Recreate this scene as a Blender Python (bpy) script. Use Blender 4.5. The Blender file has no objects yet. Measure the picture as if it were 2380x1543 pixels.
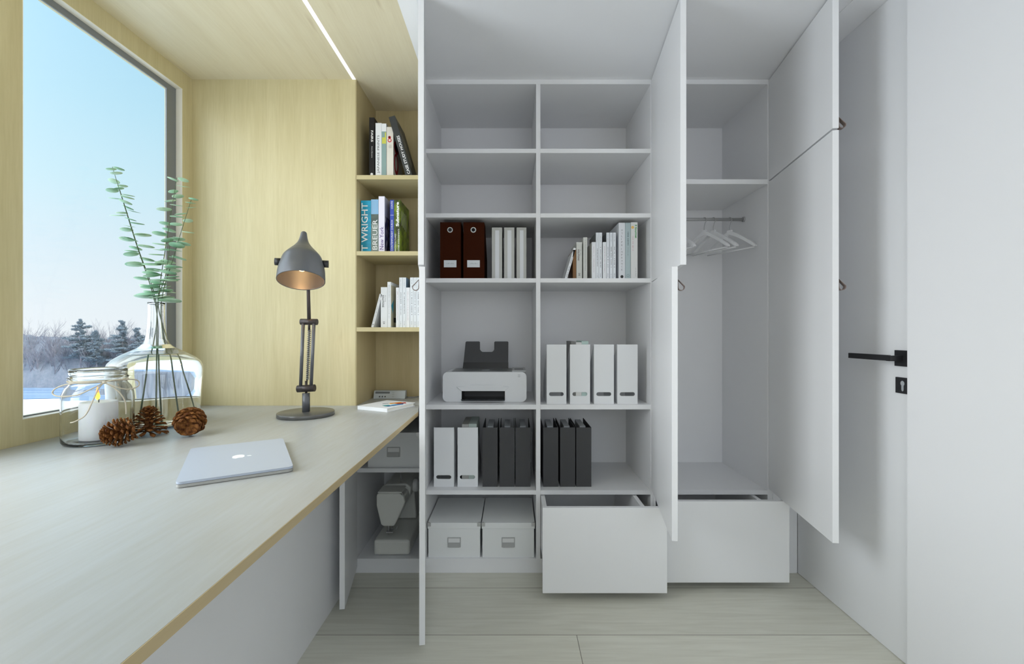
import bpy, bmesh, math, random
from mathutils import Vector, Matrix, noise

R = random.Random(7)
U = 1.0 / 460.0            # one unit = 1/460 m (a pixel of the photo at the cabinet front)
F = 1035.0                 # focal length in photo pixels; also distance of the cabinet front in units
EYE = 560.0                # eye height in units
scn = bpy.context.scene
COL = scn.collection

def W(x, y, z):            # units (z measured from eye level) -> metres
    return Vector((x * U, y * U, (z + EYE) * U))

# ------------------------------------------------------------------ camera
cd = bpy.data.cameras.new('camera')
cd.sensor_fit = 'HORIZONTAL'; cd.sensor_width = 36.0
cd.lens = 36.0 * F / 2380.0
cd.clip_start = 0.02; cd.clip_end = 500
cam = bpy.data.objects.new('camera', cd); COL.objects.link(cam)
cam.location = W(0, 0, 0); cam.rotation_euler = (math.pi / 2, 0, 0)
scn.camera = cam

# ------------------------------------------------------------------ exposure
vs = scn.view_settings
scn.display_settings.display_device = 'sRGB'
vs.view_transform = 'Standard'; vs.look = 'None'; vs.exposure = 0.0; vs.gamma = 1.0; vs.use_curve_mapping = False
scn.cycles.use_denoising = True
scn.cycles.max_bounces = 14
scn.cycles.diffuse_bounces = 6
scn.cycles.transmission_bounces = 12
scn.cycles.transparent_max_bounces = 16
scn.cycles.sample_clamp_indirect = 6.0

# ------------------------------------------------------------------ sky
wd = bpy.data.worlds.new('sky'); scn.world = wd; wd.use_nodes = True
nt = wd.node_tree; nt.nodes.clear()
o = nt.nodes.new('ShaderNodeOutputWorld'); bg = nt.nodes.new('ShaderNodeBackground')
tc = nt.nodes.new('ShaderNodeTexCoord'); sp = nt.nodes.new('ShaderNodeSeparateXYZ'); cr = nt.nodes.new('ShaderNodeValToRGB')
nt.links.new(tc.outputs['Generated'], sp.inputs[0]); nt.links.new(sp.outputs['Z'], cr.inputs[0])
# hazy low sun off to the left and behind: a broad bright patch of sky outside the frame
GLOW = (-0.86, -0.42, 0.30); GLOW_POW = 5.0; GLOW_STR = 6.0
dt_ = nt.nodes.new('ShaderNodeVectorMath'); dt_.operation = 'DOT_PRODUCT'; dt_.inputs[1].default_value = Vector(GLOW).normalized()
mxm = nt.nodes.new('ShaderNodeMath'); mxm.operation = 'MAXIMUM'; mxm.inputs[1].default_value = 0.0
pw = nt.nodes.new('ShaderNodeMath'); pw.operation = 'POWER'; pw.inputs[1].default_value = GLOW_POW
ml = nt.nodes.new('ShaderNodeVectorMath'); ml.operation = 'SCALE'; ml.inputs[0].default_value = (0.95 * GLOW_STR, 0.955 * GLOW_STR, 1.0 * GLOW_STR)
ad = nt.nodes.new('ShaderNodeVectorMath'); ad.operation = 'ADD'
nt.links.new(tc.outputs['Generated'], dt_.inputs[0]); nt.links.new(dt_.outputs['Value'], mxm.inputs[0]); nt.links.new(mxm.outputs[0], pw.inputs[0]); nt.links.new(pw.outputs[0], ml.inputs['Scale'])
nt.links.new(cr.outputs[0], ad.inputs[0]); nt.links.new(ml.outputs[0], ad.inputs[1])
nt.links.new(ad.outputs[0], bg.inputs[0]); nt.links.new(bg.outputs[0], o.inputs[0])
bg.inputs[1].default_value = 1.0
e = cr.color_ramp.elements
e[0].position = 0.0; e[0].color = (0.90, 0.945, 1.0, 1)
e[1].position = 1.0; e[1].color = (0.30, 0.60, 0.95, 1)
for p, c in ((0.05, (0.87, 0.94, 1.0)), (0.14, (0.76, 0.90, 1.0)), (0.24, (0.64, 0.88, 1.0)), (0.36, (0.53, 0.83, 1.0)), (0.5, (0.44, 0.77, 1.0))):
    k = e.new(p); k.color = (*c, 1)

# ------------------------------------------------------------------ daylight through the side window outside the frame, plus an added rear fill
def area(name, loc, rot, sx, sy, power, col):
    l = bpy.data.lights.new(name, 'AREA'); l.shape = 'RECTANGLE'; l.size = sx * U; l.size_y = sy * U
    l.energy = power; l.color = col
    ob = bpy.data.objects.new(name, l); COL.objects.link(ob); ob.location = W(*loc); ob.rotation_euler = rot
    return ob
area('daylight_side_window', (-800, 370, 208), (0, -math.pi / 2, 0), 660, 430, 23.5, (0.91, 0.94, 1.0))
area('rear_fill_light', (150, -890, 215), (math.radians(103), 0, 0), 880, 570, 16.5, (0.93, 0.95, 1.0))  # soft fill added behind the camera; no window is known there
_s = bpy.data.lights.new('sun', 'SUN'); _s.energy = 3.0; _s.angle = 0.3; _s.color = (1.0, 0.97, 0.92)
sun = bpy.data.objects.new('sun', _s); COL.objects.link(sun); sun.location = (-20, -5, 20)
sun.rotation_euler = (math.radians(55), 0, math.radians(-160)) # from the tree side's front, never into the room
sun.rotation_euler = Vector((-0.55, 0.25, -0.62)).to_track_quat('-Z', 'Y').to_euler()

# ------------------------------------------------------------------ materials
MC = {}
def mat(name, col, rough=0.5, metal=0.0, spec=0.5, emit=None, es=1.0, **kw):
    if name in MC: return MC[name]
    m = bpy.data.materials.new(name); m.use_nodes = True; MC[name] = m
    b = m.node_tree.nodes['Principled BSDF']
    b.inputs['Base Color'].default_value = (*col, 1); b.inputs['Roughness'].default_value = rough
    b.inputs['Metallic'].default_value = metal; b.inputs['Specular IOR Level'].default_value = spec
    if emit:
        b.inputs['Emission Color'].default_value = (*emit, 1); b.inputs['Emission Strength'].default_value = es
    for k, v in kw.items():
        b.inputs[k.replace('_', ' ')].default_value = v
    return m

def grain(name, c1, c2, axis='Z', rough=0.45, stretch=14.0, scale=5.0, spec=0.4, streak=None, amount=1.0, board=0.0):
    """procedural wood: noise stretched along one world axis"""
    m = mat(name, c1, rough, spec=spec)
    nt = m.node_tree; N = nt.nodes; L = nt.links; b = N['Principled BSDF']
    geo = N.new('ShaderNodeNewGeometry'); mp = N.new('ShaderNodeMapping')
    s = [stretch, stretch, stretch]; s['XYZ'.index(axis)] = 0.9
    mp.inputs['Scale'].default_value = s
    L.new(geo.outputs['Position'], mp.inputs['Vector'])
    n1 = N.new('ShaderNodeTexNoise'); n1.inputs['Scale'].default_value = scale * 0.3; n1.inputs['Detail'].default_value = 6
    n1.inputs['Distortion'].default_value = 0.5
    n2 = N.new('ShaderNodeTexNoise'); n2.inputs['Scale'].default_value = scale * 2.2; n2.inputs['Detail'].default_value = 8
    L.new(mp.outputs[0], n1.inputs['Vector']); L.new(mp.outputs[0], n2.inputs['Vector'])
    mx = N.new('ShaderNodeMix'); mx.data_type = 'FLOAT'; mx.inputs[0].default_value = 0.4
    L.new(n1.outputs[0], mx.inputs[2]); L.new(n2.outputs[0], mx.inputs[3])
    rp = N.new('ShaderNodeValToRGB'); rp.color_ramp.elements[0].position = 0.30; rp.color_ramp.elements[1].position = 0.70
    rp.color_ramp.elements[0].color = (*c2, 1); rp.color_ramp.elements[1].color = (*c1, 1)
    L.new(mx.outputs[0], rp.inputs[0])
    last = rp.outputs[0]
    # sparse dark flecks and short knots along the grain
    mp2 = N.new('ShaderNodeMapping'); s2 = [9, 9, 9]; s2['XYZ'.index(axis)] = 1.3; mp2.inputs['Scale'].default_value = s2
    L.new(geo.outputs['Position'], mp2.inputs['Vector'])
    n3 = N.new('ShaderNodeTexNoise'); n3.inputs['Scale'].default_value = 2.3; n3.inputs['Detail'].default_value = 3
    L.new(mp2.outputs[0], n3.inputs['Vector'])
    r3 = N.new('ShaderNodeValToRGB'); r3.color_ramp.elements[0].position = 0.70; r3.color_ramp.elements[1].position = 0.80
    r3.color_ramp.elements[0].color = (0, 0, 0, 1); r3.color_ramp.elements[1].color = (1, 1, 1, 1)
    L.new(n3.outputs[0], r3.inputs[0])
    mm = N.new('ShaderNodeMix'); mm.data_type = 'RGBA'; mm.blend_type = 'MULTIPLY'
    mul = N.new('ShaderNodeMath'); mul.operation = 'MULTIPLY'; mul.inputs[1].default_value = 0.35 * amount
    L.new(r3.outputs[0], mul.inputs[0]); L.new(mul.outputs[0], mm.inputs[0]); L.new(last, mm.inputs[6]); mm.inputs[7].default_value = (0.55, 0.45, 0.35, 1)
    L.new(mm.outputs[2], b.inputs['Base Color'])
    bp = N.new('ShaderNodeBump'); bp.inputs['Strength'].default_value = 0.04; bp.inputs['Distance'].default_value = 0.001
    L.new(n2.outputs[0], bp.inputs['Height']); L.new(bp.outputs[0], b.inputs['Normal'])
    return m

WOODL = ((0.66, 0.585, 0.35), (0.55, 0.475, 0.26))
m_wood_v = grain('maple_vertical', *WOODL, axis='Z')
m_wood_y = grain('maple_lengthwise', (0.78, 0.71, 0.52), (0.70, 0.62, 0.43), axis='Y')
m_wood_x = grain('maple_crosswise', (0.57, 0.495, 0.285), (0.50, 0.42, 0.225), axis='X')  # bookcase shelves: maple darkened, part of the recess shade is in the colour
m_wood_d = grain('maple_recess_shaded', (0.50, 0.42, 0.235), (0.43, 0.35, 0.185), axis='Z')  # same maple, darker: shade of the recess put into the colour
m_desk = grain('washed_maple_worktop', (0.43, 0.45, 0.455), (0.37, 0.37, 0.34), axis='Y', rough=0.38, spec=0.5, stretch=9, amount=0.5)
m_edge = grain('maple_edge_band', (0.50, 0.40, 0.23), (0.44, 0.34, 0.18), axis='Y')
m_reveal = mat('daylit_reveal_cream', (0.90, 0.86, 0.76), 0.5)  # paler than the wall maple: daylight on the reveal put into the colour
m_white = mat('white_lacquer', (0.81, 0.81, 0.815), 0.42, spec=0.4)
m_wallw = mat('white_wall_paint', (0.84, 0.84, 0.85), 0.7, spec=0.2)
m_ceil = mat('white_ceiling_paint', (0.89, 0.89, 0.90), 0.8, spec=0.2)
m_door = mat('white_door_paint', (0.81, 0.815, 0.825), 0.45, spec=0.4)
m_black = mat('black_metal', (0.012, 0.012, 0.014), 0.4)
m_frame = mat('grey_window_frame', (0.20, 0.21, 0.215), 0.5)
m_chrome = mat('brushed_steel', (0.55, 0.55, 0.55), 0.35, metal=0.9)
m_rail = mat('grey_rail_metal', (0.42, 0.42, 0.42), 0.4, metal=0.3)
m_loop = mat('taupe_leather_loop', (0.20, 0.15, 0.13), 0.6)
m_paper = mat('page_paper', (0.80, 0.78, 0.72), 0.8, spec=0.1)
m_ink = mat('black_ink', (0.03, 0.03, 0.03), 0.7)
m_grey = mat('grey_ink', (0.28, 0.28, 0.29), 0.7)

# floor: wide pale boards laid across the view
m_floor = mat('pale_board_floor', (0.5, 0.5, 0.45), 0.42, spec=0.35)
def _floor():
    nt = m_floor.node_tree; N = nt.nodes; L = nt.links; b = N['Principled BSDF']
    geo = N.new('ShaderNodeNewGeometry'); mp = N.new('ShaderNodeMapping')
    mp.inputs['Location'].default_value = (600 * U - 119.5 * U, -974 * U, 0)
    L.new(geo.outputs['Position'], mp.inputs[0])
    br = N.new('ShaderNodeTexBrick'); br.offset = 0.5; br.offset_frequency = 2
    br.inputs['Scale'].default_value = 1.0; br.inputs['Brick Width'].default_value = 1200 * U; br.inputs['Row Height'].default_value = 151 * U
    br.inputs['Mortar Size'].default_value = 0.0013; br.inputs['Mortar Smooth'].default_value = 0.2
    br.inputs['Color1'].default_value = (0.0, 0, 0, 1); br.inputs['Color2'].default_value = (1, 1, 1, 1); br.inputs['Mortar'].default_value = (0.5, 0.5, 0.5, 1)
    L.new(mp.outputs[0], br.inputs['Vector'])
    m2 = N.new('ShaderNodeMapping'); m2.inputs['Scale'].default_value = (0.9, 13, 13)
    L.new(geo.outputs['Position'], m2.inputs[0])
    n = N.new('ShaderNodeTexNoise'); n.inputs['Scale'].default_value = 4.0; n.inputs['Detail'].default_value = 9; n.inputs['Distortion'].default_value = 0.8
    L.new(m2.outputs[0], n.inputs['Vector'])
    rp = N.new('ShaderNodeValToRGB'); rp.color_ramp.elements[0].position = 0.28; rp.color_ramp.elements[1].position = 0.72
    rp.color_ramp.elements[0].color = (0.64, 0.625, 0.53, 1); rp.color_ramp.elements[1].color = (0.74, 0.73, 0.635, 1)
    L.new(n.outputs[0], rp.inputs[0])
    hv = N.new('ShaderNodeMix'); hv.data_type = 'RGBA'; hv.blend_type = 'MULTIPLY'; hv.inputs[0].default_value = 0.10
    L.new(rp.outputs[0], hv.inputs[6]); L.new(br.outputs['Color'], hv.inputs[7])
    mx = N.new('ShaderNodeMix'); mx.data_type = 'RGBA'
    L.new(br.outputs['Fac'], mx.inputs[0]); L.new(hv.outputs[2], mx.inputs[6]); mx.inputs[7].default_value = (0.13, 0.12, 0.09, 1)
    L.new(mx.outputs[2], b.inputs['Base Color'])
_floor()

def clear_pane(name, tint=(0.97, 0.985, 0.985)):
    m = mat(name, tint, 0.0); nt = m.node_tree; N = nt.nodes; L = nt.links
    out = [n for n in N if n.type == 'OUTPUT_MATERIAL'][0]
    tr = N.new('ShaderNodeBsdfTransparent'); tr.inputs[0].default_value = (*tint, 1)
    gl = N.new('ShaderNodeBsdfGlossy'); gl.inputs['Roughness'].default_value = 0.0
    lw = N.new('ShaderNodeLayerWeight'); lw.inputs[0].default_value = 0.5; pw = N.new('ShaderNodeMath'); pw.operation = 'POWER'; pw.inputs[1].default_value = 4.0
    ma = N.new('ShaderNodeMath'); ma.operation = 'MULTIPLY_ADD'; ma.inputs[1].default_value = 0.45; ma.inputs[2].default_value = 0.02; mx = N.new('ShaderNodeMixShader')
    L.new(lw.outputs['Facing'], pw.inputs[0]); L.new(pw.outputs[0], ma.inputs[0]); L.new(ma.outputs[0], mx.inputs[0]); L.new(tr.outputs[0], mx.inputs[1]); L.new(gl.outputs[0], mx.inputs[2]); L.new(mx.outputs[0], out.inputs[0])
    return m
m_pane = clear_pane('window_glass')
def glass(name, ior, col=(1, 1, 1)):
    m = mat(name, col, 0.0, Transmission_Weight=1.0, IOR=ior)
    return m
m_glass = glass('clear_glass', 1.40, (0.99, 1.0, 1.0))
m_water = glass('water', 1.33, (0.97, 0.99, 1.0))

# ------------------------------------------------------------------ geometry helper (all in units)
class G:
    def __init__(s): s.bm = bmesh.new()
    def box(s, x0, x1, y0, y1, z0, z1, bev=0.0, mtx=None, seg=2):
        vs_ = [s.bm.verts.new((x, y, z)) for z in (z0, z1) for y in (y0, y1) for x in (x0, x1)]
        fs = [s.bm.faces.new([vs_[i] for i in q]) for q in ((0, 2, 3, 1), (4, 5, 7, 6), (0, 1, 5, 4), (2, 6, 7, 3), (0, 4, 6, 2), (1, 3, 7, 5))]
        if bev:
            ed = list({e_ for f in fs for e_ in f.edges})
            r = bmesh.ops.bevel(s.bm, geom=ed, offset=bev, segments=seg, profile=0.5, affect='EDGES')
            vs_ = list({v for f in r['faces'] for v in f.verts} | {v for v in vs_ if v.is_valid})
        if mtx is not None:
            for v in vs_: v.co = mtx @ v.co
        return s
    def prism(s, pts, mapf, a, b, bev=0.0, smooth=False):
        """polygon pts (2-D) extruded from a to b; mapf(p, q, t) -> xyz"""
        n = len(pts)
        A = [s.bm.verts.new(mapf(p[0], p[1], a)) for p in pts]; B = [s.bm.verts.new(mapf(p[0], p[1], b)) for p in pts]
        fs = [s.bm.faces.new(A), s.bm.faces.new(B[::-1])]
        for i in range(n):
            j = (i + 1) % n
            f = s.bm.faces.new((A[i], B[i], B[j], A[j])); f.smooth = smooth; fs.append(f)
        if bev:
            bmesh.ops.bevel(s.bm, geom=list({e_ for f in fs for e_ in f.edges}), offset=bev, segments=3, profile=0.5, affect='EDGES')
        return s
    def tube(s, pts, r, n=8, closed=False, caps=True):
        P = [Vector(p) for p in pts]; m = len(P); rings = []
        up = None
        for i, p in enumerate(P):
            if closed: t = P[(i + 1) % m] - P[i - 1]
            else: t = P[min(i + 1, m - 1)] - P[max(i - 1, 0)]
            t.normalize()
            if up is None:
                up = Vector((0, 0, 1)) if abs(t.z) < 0.9 else Vector((1, 0, 0))
            a = t.cross(up)
            if a.length < 1e-5: a = t.orthogonal()
            a.normalize(); b = a.cross(t).normalized(); up = b
            rr = r[i] if isinstance(r, (list, tuple)) else r
            rings.append([s.bm.verts.new(p + rr * (math.cos(k * 2 * math.pi / n) * a + math.sin(k * 2 * math.pi / n) * b)) for k in range(n)])
        for i in range(m if closed else m - 1):
            A, B = rings[i], rings[(i + 1) % m]
            for k in range(n):
                l = (k + 1) % n
                f = s.bm.faces.new((A[k], A[l], B[l], B[k])); f.smooth = n > 4
        if caps and not closed:
            s.bm.faces.new(rings[0][::-1]); s.bm.faces.new(rings[-1])
        return s
    def lathe(s, prof, c=(0, 0, 0), n=48, mtx=None, smooth=True):
        c = Vector(c); rings = []
        for r, z in prof:
            if r < 1e-4:
                v = s.bm.verts.new((c.x, c.y, c.z + z)); rings.append([v])
            else:
                rings.append([s.bm.verts.new((c.x + r * math.cos(k * 2 * math.pi / n), c.y + r * math.sin(k * 2 * math.pi / n), c.z + z)) for k in range(n)])
        if mtx is not None:
            for ri in rings:
                for v in ri: v.co = mtx @ v.co
        for A, B in zip(rings, rings[1:]):
            for k in range(n):
                l = (k + 1) % n
                if len(A) == 1 and len(B) == 1: continue
                if len(A) == 1: q = (A[0], B[l], B[k])
                elif len(B) == 1: q = (A[k], A[l], B[0])
                else: q = (A[k], A[l], B[l], B[k])
                f = s.bm.faces.new(q); f.smooth = smooth
        return s
    def tris(s, verts, faces, smooth=False):
        V = [s.bm.verts.new(v) for v in verts]
        for f in faces:
            try:
                ff = s.bm.faces.new([V[i] for i in f]); ff.smooth = smooth
            except ValueError: pass
        return s
    def plate(s, outer, holes, mapf, a, b):
        """flat plate with holes, thickness a..b"""
        cu = bpy.data.curves.new('tmp', 'CURVE'); cu.dimensions = '2D'; cu.fill_mode = 'BOTH'; cu.extrude = 0.5
        for ring in [outer] + holes:
            sp_ = cu.splines.new('POLY'); sp_.points.add(len(ring) - 1); sp_.use_cyclic_u = True
            for i, p in enumerate(ring): sp_.points[i].co = (p[0], p[1], 0, 1)
        ob = bpy.data.objects.new('tmp', cu); COL.objects.link(ob)
        dg = bpy.context.evaluated_depsgraph_get(); me = bpy.data.meshes.new_from_object(ob.evaluated_get(dg))
        s.tris([mapf(v.co.x, v.co.y, a + (v.co.z + 0.5) * (b - a)) for v in me.vertices], [tuple(p.vertices) for p in me.polygons])
        bpy.data.objects.remove(ob); bpy.data.curves.remove(cu); bpy.data.meshes.remove(me)
        return s
    def text(s, body, mapf, w, h, off=0.15, bold=0.0):
        """lettering fitted in a w x h rectangle whose lower-left is (0,0); mapf(p,q)->xyz"""
        cu = bpy.data.curves.new('tmp', 'FONT'); cu.body = body; cu.size = 1.0; cu.resolution_u = 2; cu.offset = bold; cu.extrude = 0.0; cu.fill_mode = 'FRONT'
        ob = bpy.data.objects.new('tmp', cu); COL.objects.link(ob)
        dg = bpy.context.evaluated_depsgraph_get(); me = bpy.data.meshes.new_from_object(ob.evaluated_get(dg))
        if len(me.vertices):
            xs = [v.co.x for v in me.vertices]; ys = [v.co.y for v in me.vertices]
            x0, x1, y0, y1 = min(xs), max(xs), min(ys), max(ys)
            s.tris([mapf((v.co.x - x0) / (x1 - x0) * w, (v.co.y - y0) / (y1 - y0) * h) for v in me.vertices], [tuple(p.vertices) for p in me.polygons])
        bpy.data.objects.remove(ob); bpy.data.curves.remove(cu); bpy.data.meshes.remove(me)
        return s

def rrect(x0, x1, y0, y1, r, n=5):
    out = []
    for cx, cy, a0 in ((x1 - r, y1 - r, 0), (x0 + r, y1 - r, 90), (x0 + r, y0 + r, 180), (x1 - r, y0 + r, 270)):
        for k in range(n + 1):
            a = math.radians(a0 + 90 * k / n); out.append((cx + r * math.cos(a), cy + r * math.sin(a)))
    return out
def circ(cx, cy, r, n=24): return [(cx + r * math.cos(2 * math.pi * k / n), cy + r * math.sin(2 * math.pi * k / n)) for k in range(n)]

def tag(ob, label=None, cat=None, group=None, kind=None):
    if label: ob['label'] = label
    if cat: ob['category'] = cat
    if group: ob['group'] = group
    if kind: ob['kind'] = kind
    return ob
def root(name, loc, label, cat, group=None, rot=(0, 0, 0)):
    ob = bpy.data.objects.new(name, None); COL.objects.link(ob); ob.empty_display_size = 0.05
    ob.location = W(*loc); ob.rotation_euler = rot; ob['_'] = 0
    del ob['_']
    tag(ob, label, cat, group); BASE[ob.name] = Vector(loc)
    return ob
BASE = {}
def part(name, g, m, parent=None, local=False, label=None, recalc=True):
    """link a G as one mesh object; geometry in units, world (z from eye) unless local"""
    bm = g.bm
    if recalc: bmesh.ops.recalc_face_normals(bm, faces=bm.faces)
    me = bpy.data.meshes.new(name)
    if local:
        off = Vector((0, 0, 0)); add = Vector((0, 0, 0))
    else:
        p = parent
        while p is not None and p.parent is not None: p = p.parent
        off = BASE[p.name] if (p is not None and p.name in BASE) else Vector((0, 0, -EYE))
    for v in bm.verts: v.co = (v.co - off) * U
    bm.to_mesh(me); bm.free()
    me.materials.append(m)
    ob = bpy.data.objects.new(name, me); COL.objects.link(ob)
    if parent is not None: ob.parent = parent
    if label: ob['label'] = label
    return ob
def copy_tree(o_, parent=None):
    c = o_.copy(); COL.objects.link(c); c.parent = parent
    for ch in [x for x in o_.children]: copy_tree(ch, c)
    if o_.name in BASE: BASE[c.name] = BASE[o_.name].copy()
    return c
def at(px, py, y): # photo pixel -> units at distance y
    return ((px - 1190) * y / F, y, (771 - py) * y / F)
def struct(name, g, m): return tag(part(name, g, m), kind='structure')

D = F; BK = 1259.0; NB = 1182.0; CZ = 587.0; FZ = -560.0; DZ = -171.0

# =================================================================== room shell
g = G().box(-800, 720, -920, 1300, FZ - 20, FZ); struct('floor', g, m_floor)
g = G().box(-203, 720, -920, 1300, CZ, CZ + 20); ceil_w = struct('ceiling', g, m_ceil)
g = G().box(602, 663, -920, 1033, CZ - 1.6, CZ - 0.05); s_ = struct('trim_3', g, m_ceil)
g = G().box(-800, -203, -920, 1300, CZ, CZ + 20); struct('ceiling_timber', g, m_wood_y)
# left wall with two openings (one in view, one nearer the camera)
WX = -743.0; WZ0, WZ1 = -133.0, 548.0; WY0, WY1 = 676.0, 1004.0; VY0, VY1 = 150.0, 590.0
g = G()
for y0, y1 in ((-920, VY0), (VY1, WY0), (WY1, 1300)): g.box(WX - 40, WX, y0, y1, FZ, CZ)
for y0, y1 in ((VY0, VY1), (WY0, WY1)):
    g.box(WX - 40, WX, y0, y1, FZ, WZ0); g.box(WX - 40, WX, y0, y1, WZ1, CZ)
struct('wall_left', g, m_wood_v)
def window(name, y0, y1):
    t = bpy.data.objects.new(name, None); COL.objects.link(t); t['kind'] = 'structure'
    t.location = W(WX - 20, (y0 + y1) / 2, WZ0); BASE[t.name] = Vector((WX - 20, (y0 + y1) / 2, WZ0))
    g = G(); a, b = WX - 17, WX - 14
    g.box(a, b, y1 - 28, y1, WZ0, WZ1); g.box(a, b, y0, y0 + 11, WZ0, WZ1)
    g.box(a, b, y0 + 11, y1 - 28, WZ1 - 13, WZ1); g.box(a, b, y0 + 11, y1 - 28, WZ0, WZ0 + 3)
    part('window_frame', g, m_frame, t)
    g = G().box(WX - 16, WX - 15, y0 + 9, y1 - 26, WZ0 + 1.5, WZ1 - 11); part('window_pane', g, m_pane, t)
    g = G(); c_, d_ = WX - 13.9, WX - 0.1
    g.box(c_, d_, y1 - 1, y1 - 0.02, WZ0, WZ1); g.box(c_, d_, y0 + 0.02, y0 + 1, WZ0, WZ1); g.box(c_, d_, y0 + 1, y1 - 1, WZ1 - 1, WZ1 - 0.02); g.box(c_, d_, y0 + 1, y1 - 1, WZ0 + 0.02, WZ0 + 1)
    part('window_reveal', g, m_reveal, t)  # reveal faces, their paleness is painted-in daylight
window('window_1', WY0, WY1); window('window_2', VY0, VY1)
# end wall in maple beside the bookcase
g = G().box(WX, -364, D, 1290, FZ, CZ); struct('wall_far', g, m_wood_v)
g = G().box(-364, 720, BK + 6, BK + 26, FZ, CZ); struct('wall_back', g, m_wallw)
# right wall: nearer part stands slightly proud of the door
g = G().box(664.5, 700, 730, 1300, FZ, CZ); g.box(655, 700, -920, 738, FZ, CZ)
struct('wall_right', g, m_wallw)
# rear wall behind the camera, with an opening added for the fill light
g = G(); g.box(-800, -300, -920, -900, FZ, CZ); g.box(600, 720, -920, -900, FZ, CZ); g.box(-300, 600, -920, -900, FZ, -75); g.box(-300, 600, -920, -900, 510, CZ)
struct('wall_front', g, m_wallw)
# light strip let into the timber ceiling
g = G().box(-370.5, -362.5, -600, 1034, CZ - 1.2, CZ - 0.05)
struct('trim_1', g, mat('lit_led_strip', (0.9, 0.9, 0.9), 0.5, emit=(0.97, 0.97, 1.0), es=0.55))
# door in the right wall
dr = bpy.data.objects.new('door_1', None); COL.objects.link(dr); dr['kind'] = 'structure'
dr.location = W(663, 890, FZ); BASE[dr.name] = Vector((663, 890, FZ))
g = G().box(663, 664.5, 739, 1033, FZ + 1.5, CZ - 1.8); part('door_leaf', g, m_door, dr)
mx_ = lambda x0: (lambda p, q, t: (x0 - t, p, q))
yp = 754.0; zr = at(2097, 832, 1035)[2] * 663 / 907.0
zr = -(832 - 771) * 663 / 907.0; zk = -(895 - 771) * 663 / 907.0
g = G().box(658.5, 663, yp - 13, yp + 13, zr - 13.5, zr + 13.5, 0.4); part('handle_rosette', g, m_black, dr)
# lever: stub out of the rosette, then a flat bar
g = G().prism([(0, -4.6), (8, -4.6), (8, 4.6), (0, 4.6)], lambda p, q, t: (658.5 - t, yp - 4 + p, zr + q), 0, 22)
g.prism([(760 - 6, 636.5), (758, 645), (840, 640), (840, 634)], lambda p, q, t: (q, p, zr + 0.5 + t), -4.8, 4.8, bev=0.5)
part('door_handle', g, m_black, dr)
kh = []
for k in range(17):
    a = math.radians(-60 + 300 * k / 16 - 0); kh.append((4.6 * math.cos(a), 3.5 + 4.6 * math.sin(a)))
kh = [(4.6 * math.cos(math.radians(a)), 3.5 + 4.6 * math.sin(math.radians(a))) for a in range(-50, 231, 14)] + [(2.9 * math.cos(math.radians(a)), -7.0 + 2.9 * math.sin(math.radians(a))) for a in range(180, 361, 20)]
g = G().plate(rrect(-13, 13, -13.5, 13.5, 0.6, 2), [kh], lambda p, q, t: (663 - t, yp + p, zk + q), 0.1, 2.6); esc = part('keyhole_plate', g, m_black, dr)
g = G().prism(kh, lambda p, q, t: (663 - t, yp + p, zk + q), 0.1, 1.4); part('lock_cylinder', g, mat('pale_steel', (0.62, 0.65, 0.68), 0.35, metal=0.5), esc)
# skirting behind the camera is plain; none is visible in view

# =================================================================== desk
t = root('desk', (-470, 500, FZ), 'long built-in desk with washed maple top under the window', 'desk')
g = G()
poly = [(WX + 0.5, -500), (-202, -500), (-202, 958), (-217, 1034), (-217, D + 0.5), (-361.4, D + 0.5), (-363, D - 0.5), (WX + 0.5, D - 0.5)]
poly = [(WX + 0.5, -500), (-202, -500), (-202, 958), (-217, 1033.5), (WX + 0.5, 1034.5)]
g.prism(poly, lambda p, q, z: (p, q, z), DZ - 9, DZ, bev=0)
dt = part('desktop', g, m_desk, t)
g = G().box(-202.1, -201.2, -500, 957, DZ - 9, DZ - 0.15); part('edge_band', g, m_edge, dt)
g = G().box(-375, -363, -500, D - 1, FZ + 0.2, DZ - 9.2); part('front_panel', g, m_white, t)

# =================================================================== maple bookcase in the recess above the desk
t = root('bookcase', (-287, 1110, DZ), 'open maple bookcase built into the recess beside the tall cabinet', 'bookcase')
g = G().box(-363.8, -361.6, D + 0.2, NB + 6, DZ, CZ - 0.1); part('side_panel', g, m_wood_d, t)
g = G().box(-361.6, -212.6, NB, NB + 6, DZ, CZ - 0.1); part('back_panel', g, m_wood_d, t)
for zt in (365, 188, 11):
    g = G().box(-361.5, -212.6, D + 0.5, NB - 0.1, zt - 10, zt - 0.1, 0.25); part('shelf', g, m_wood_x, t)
g = G().box(-361.5, -212.6, D - 0.3, NB - 0.1, DZ - 9, DZ); part('bottom_shelf', g, m_desk, t)

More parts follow.
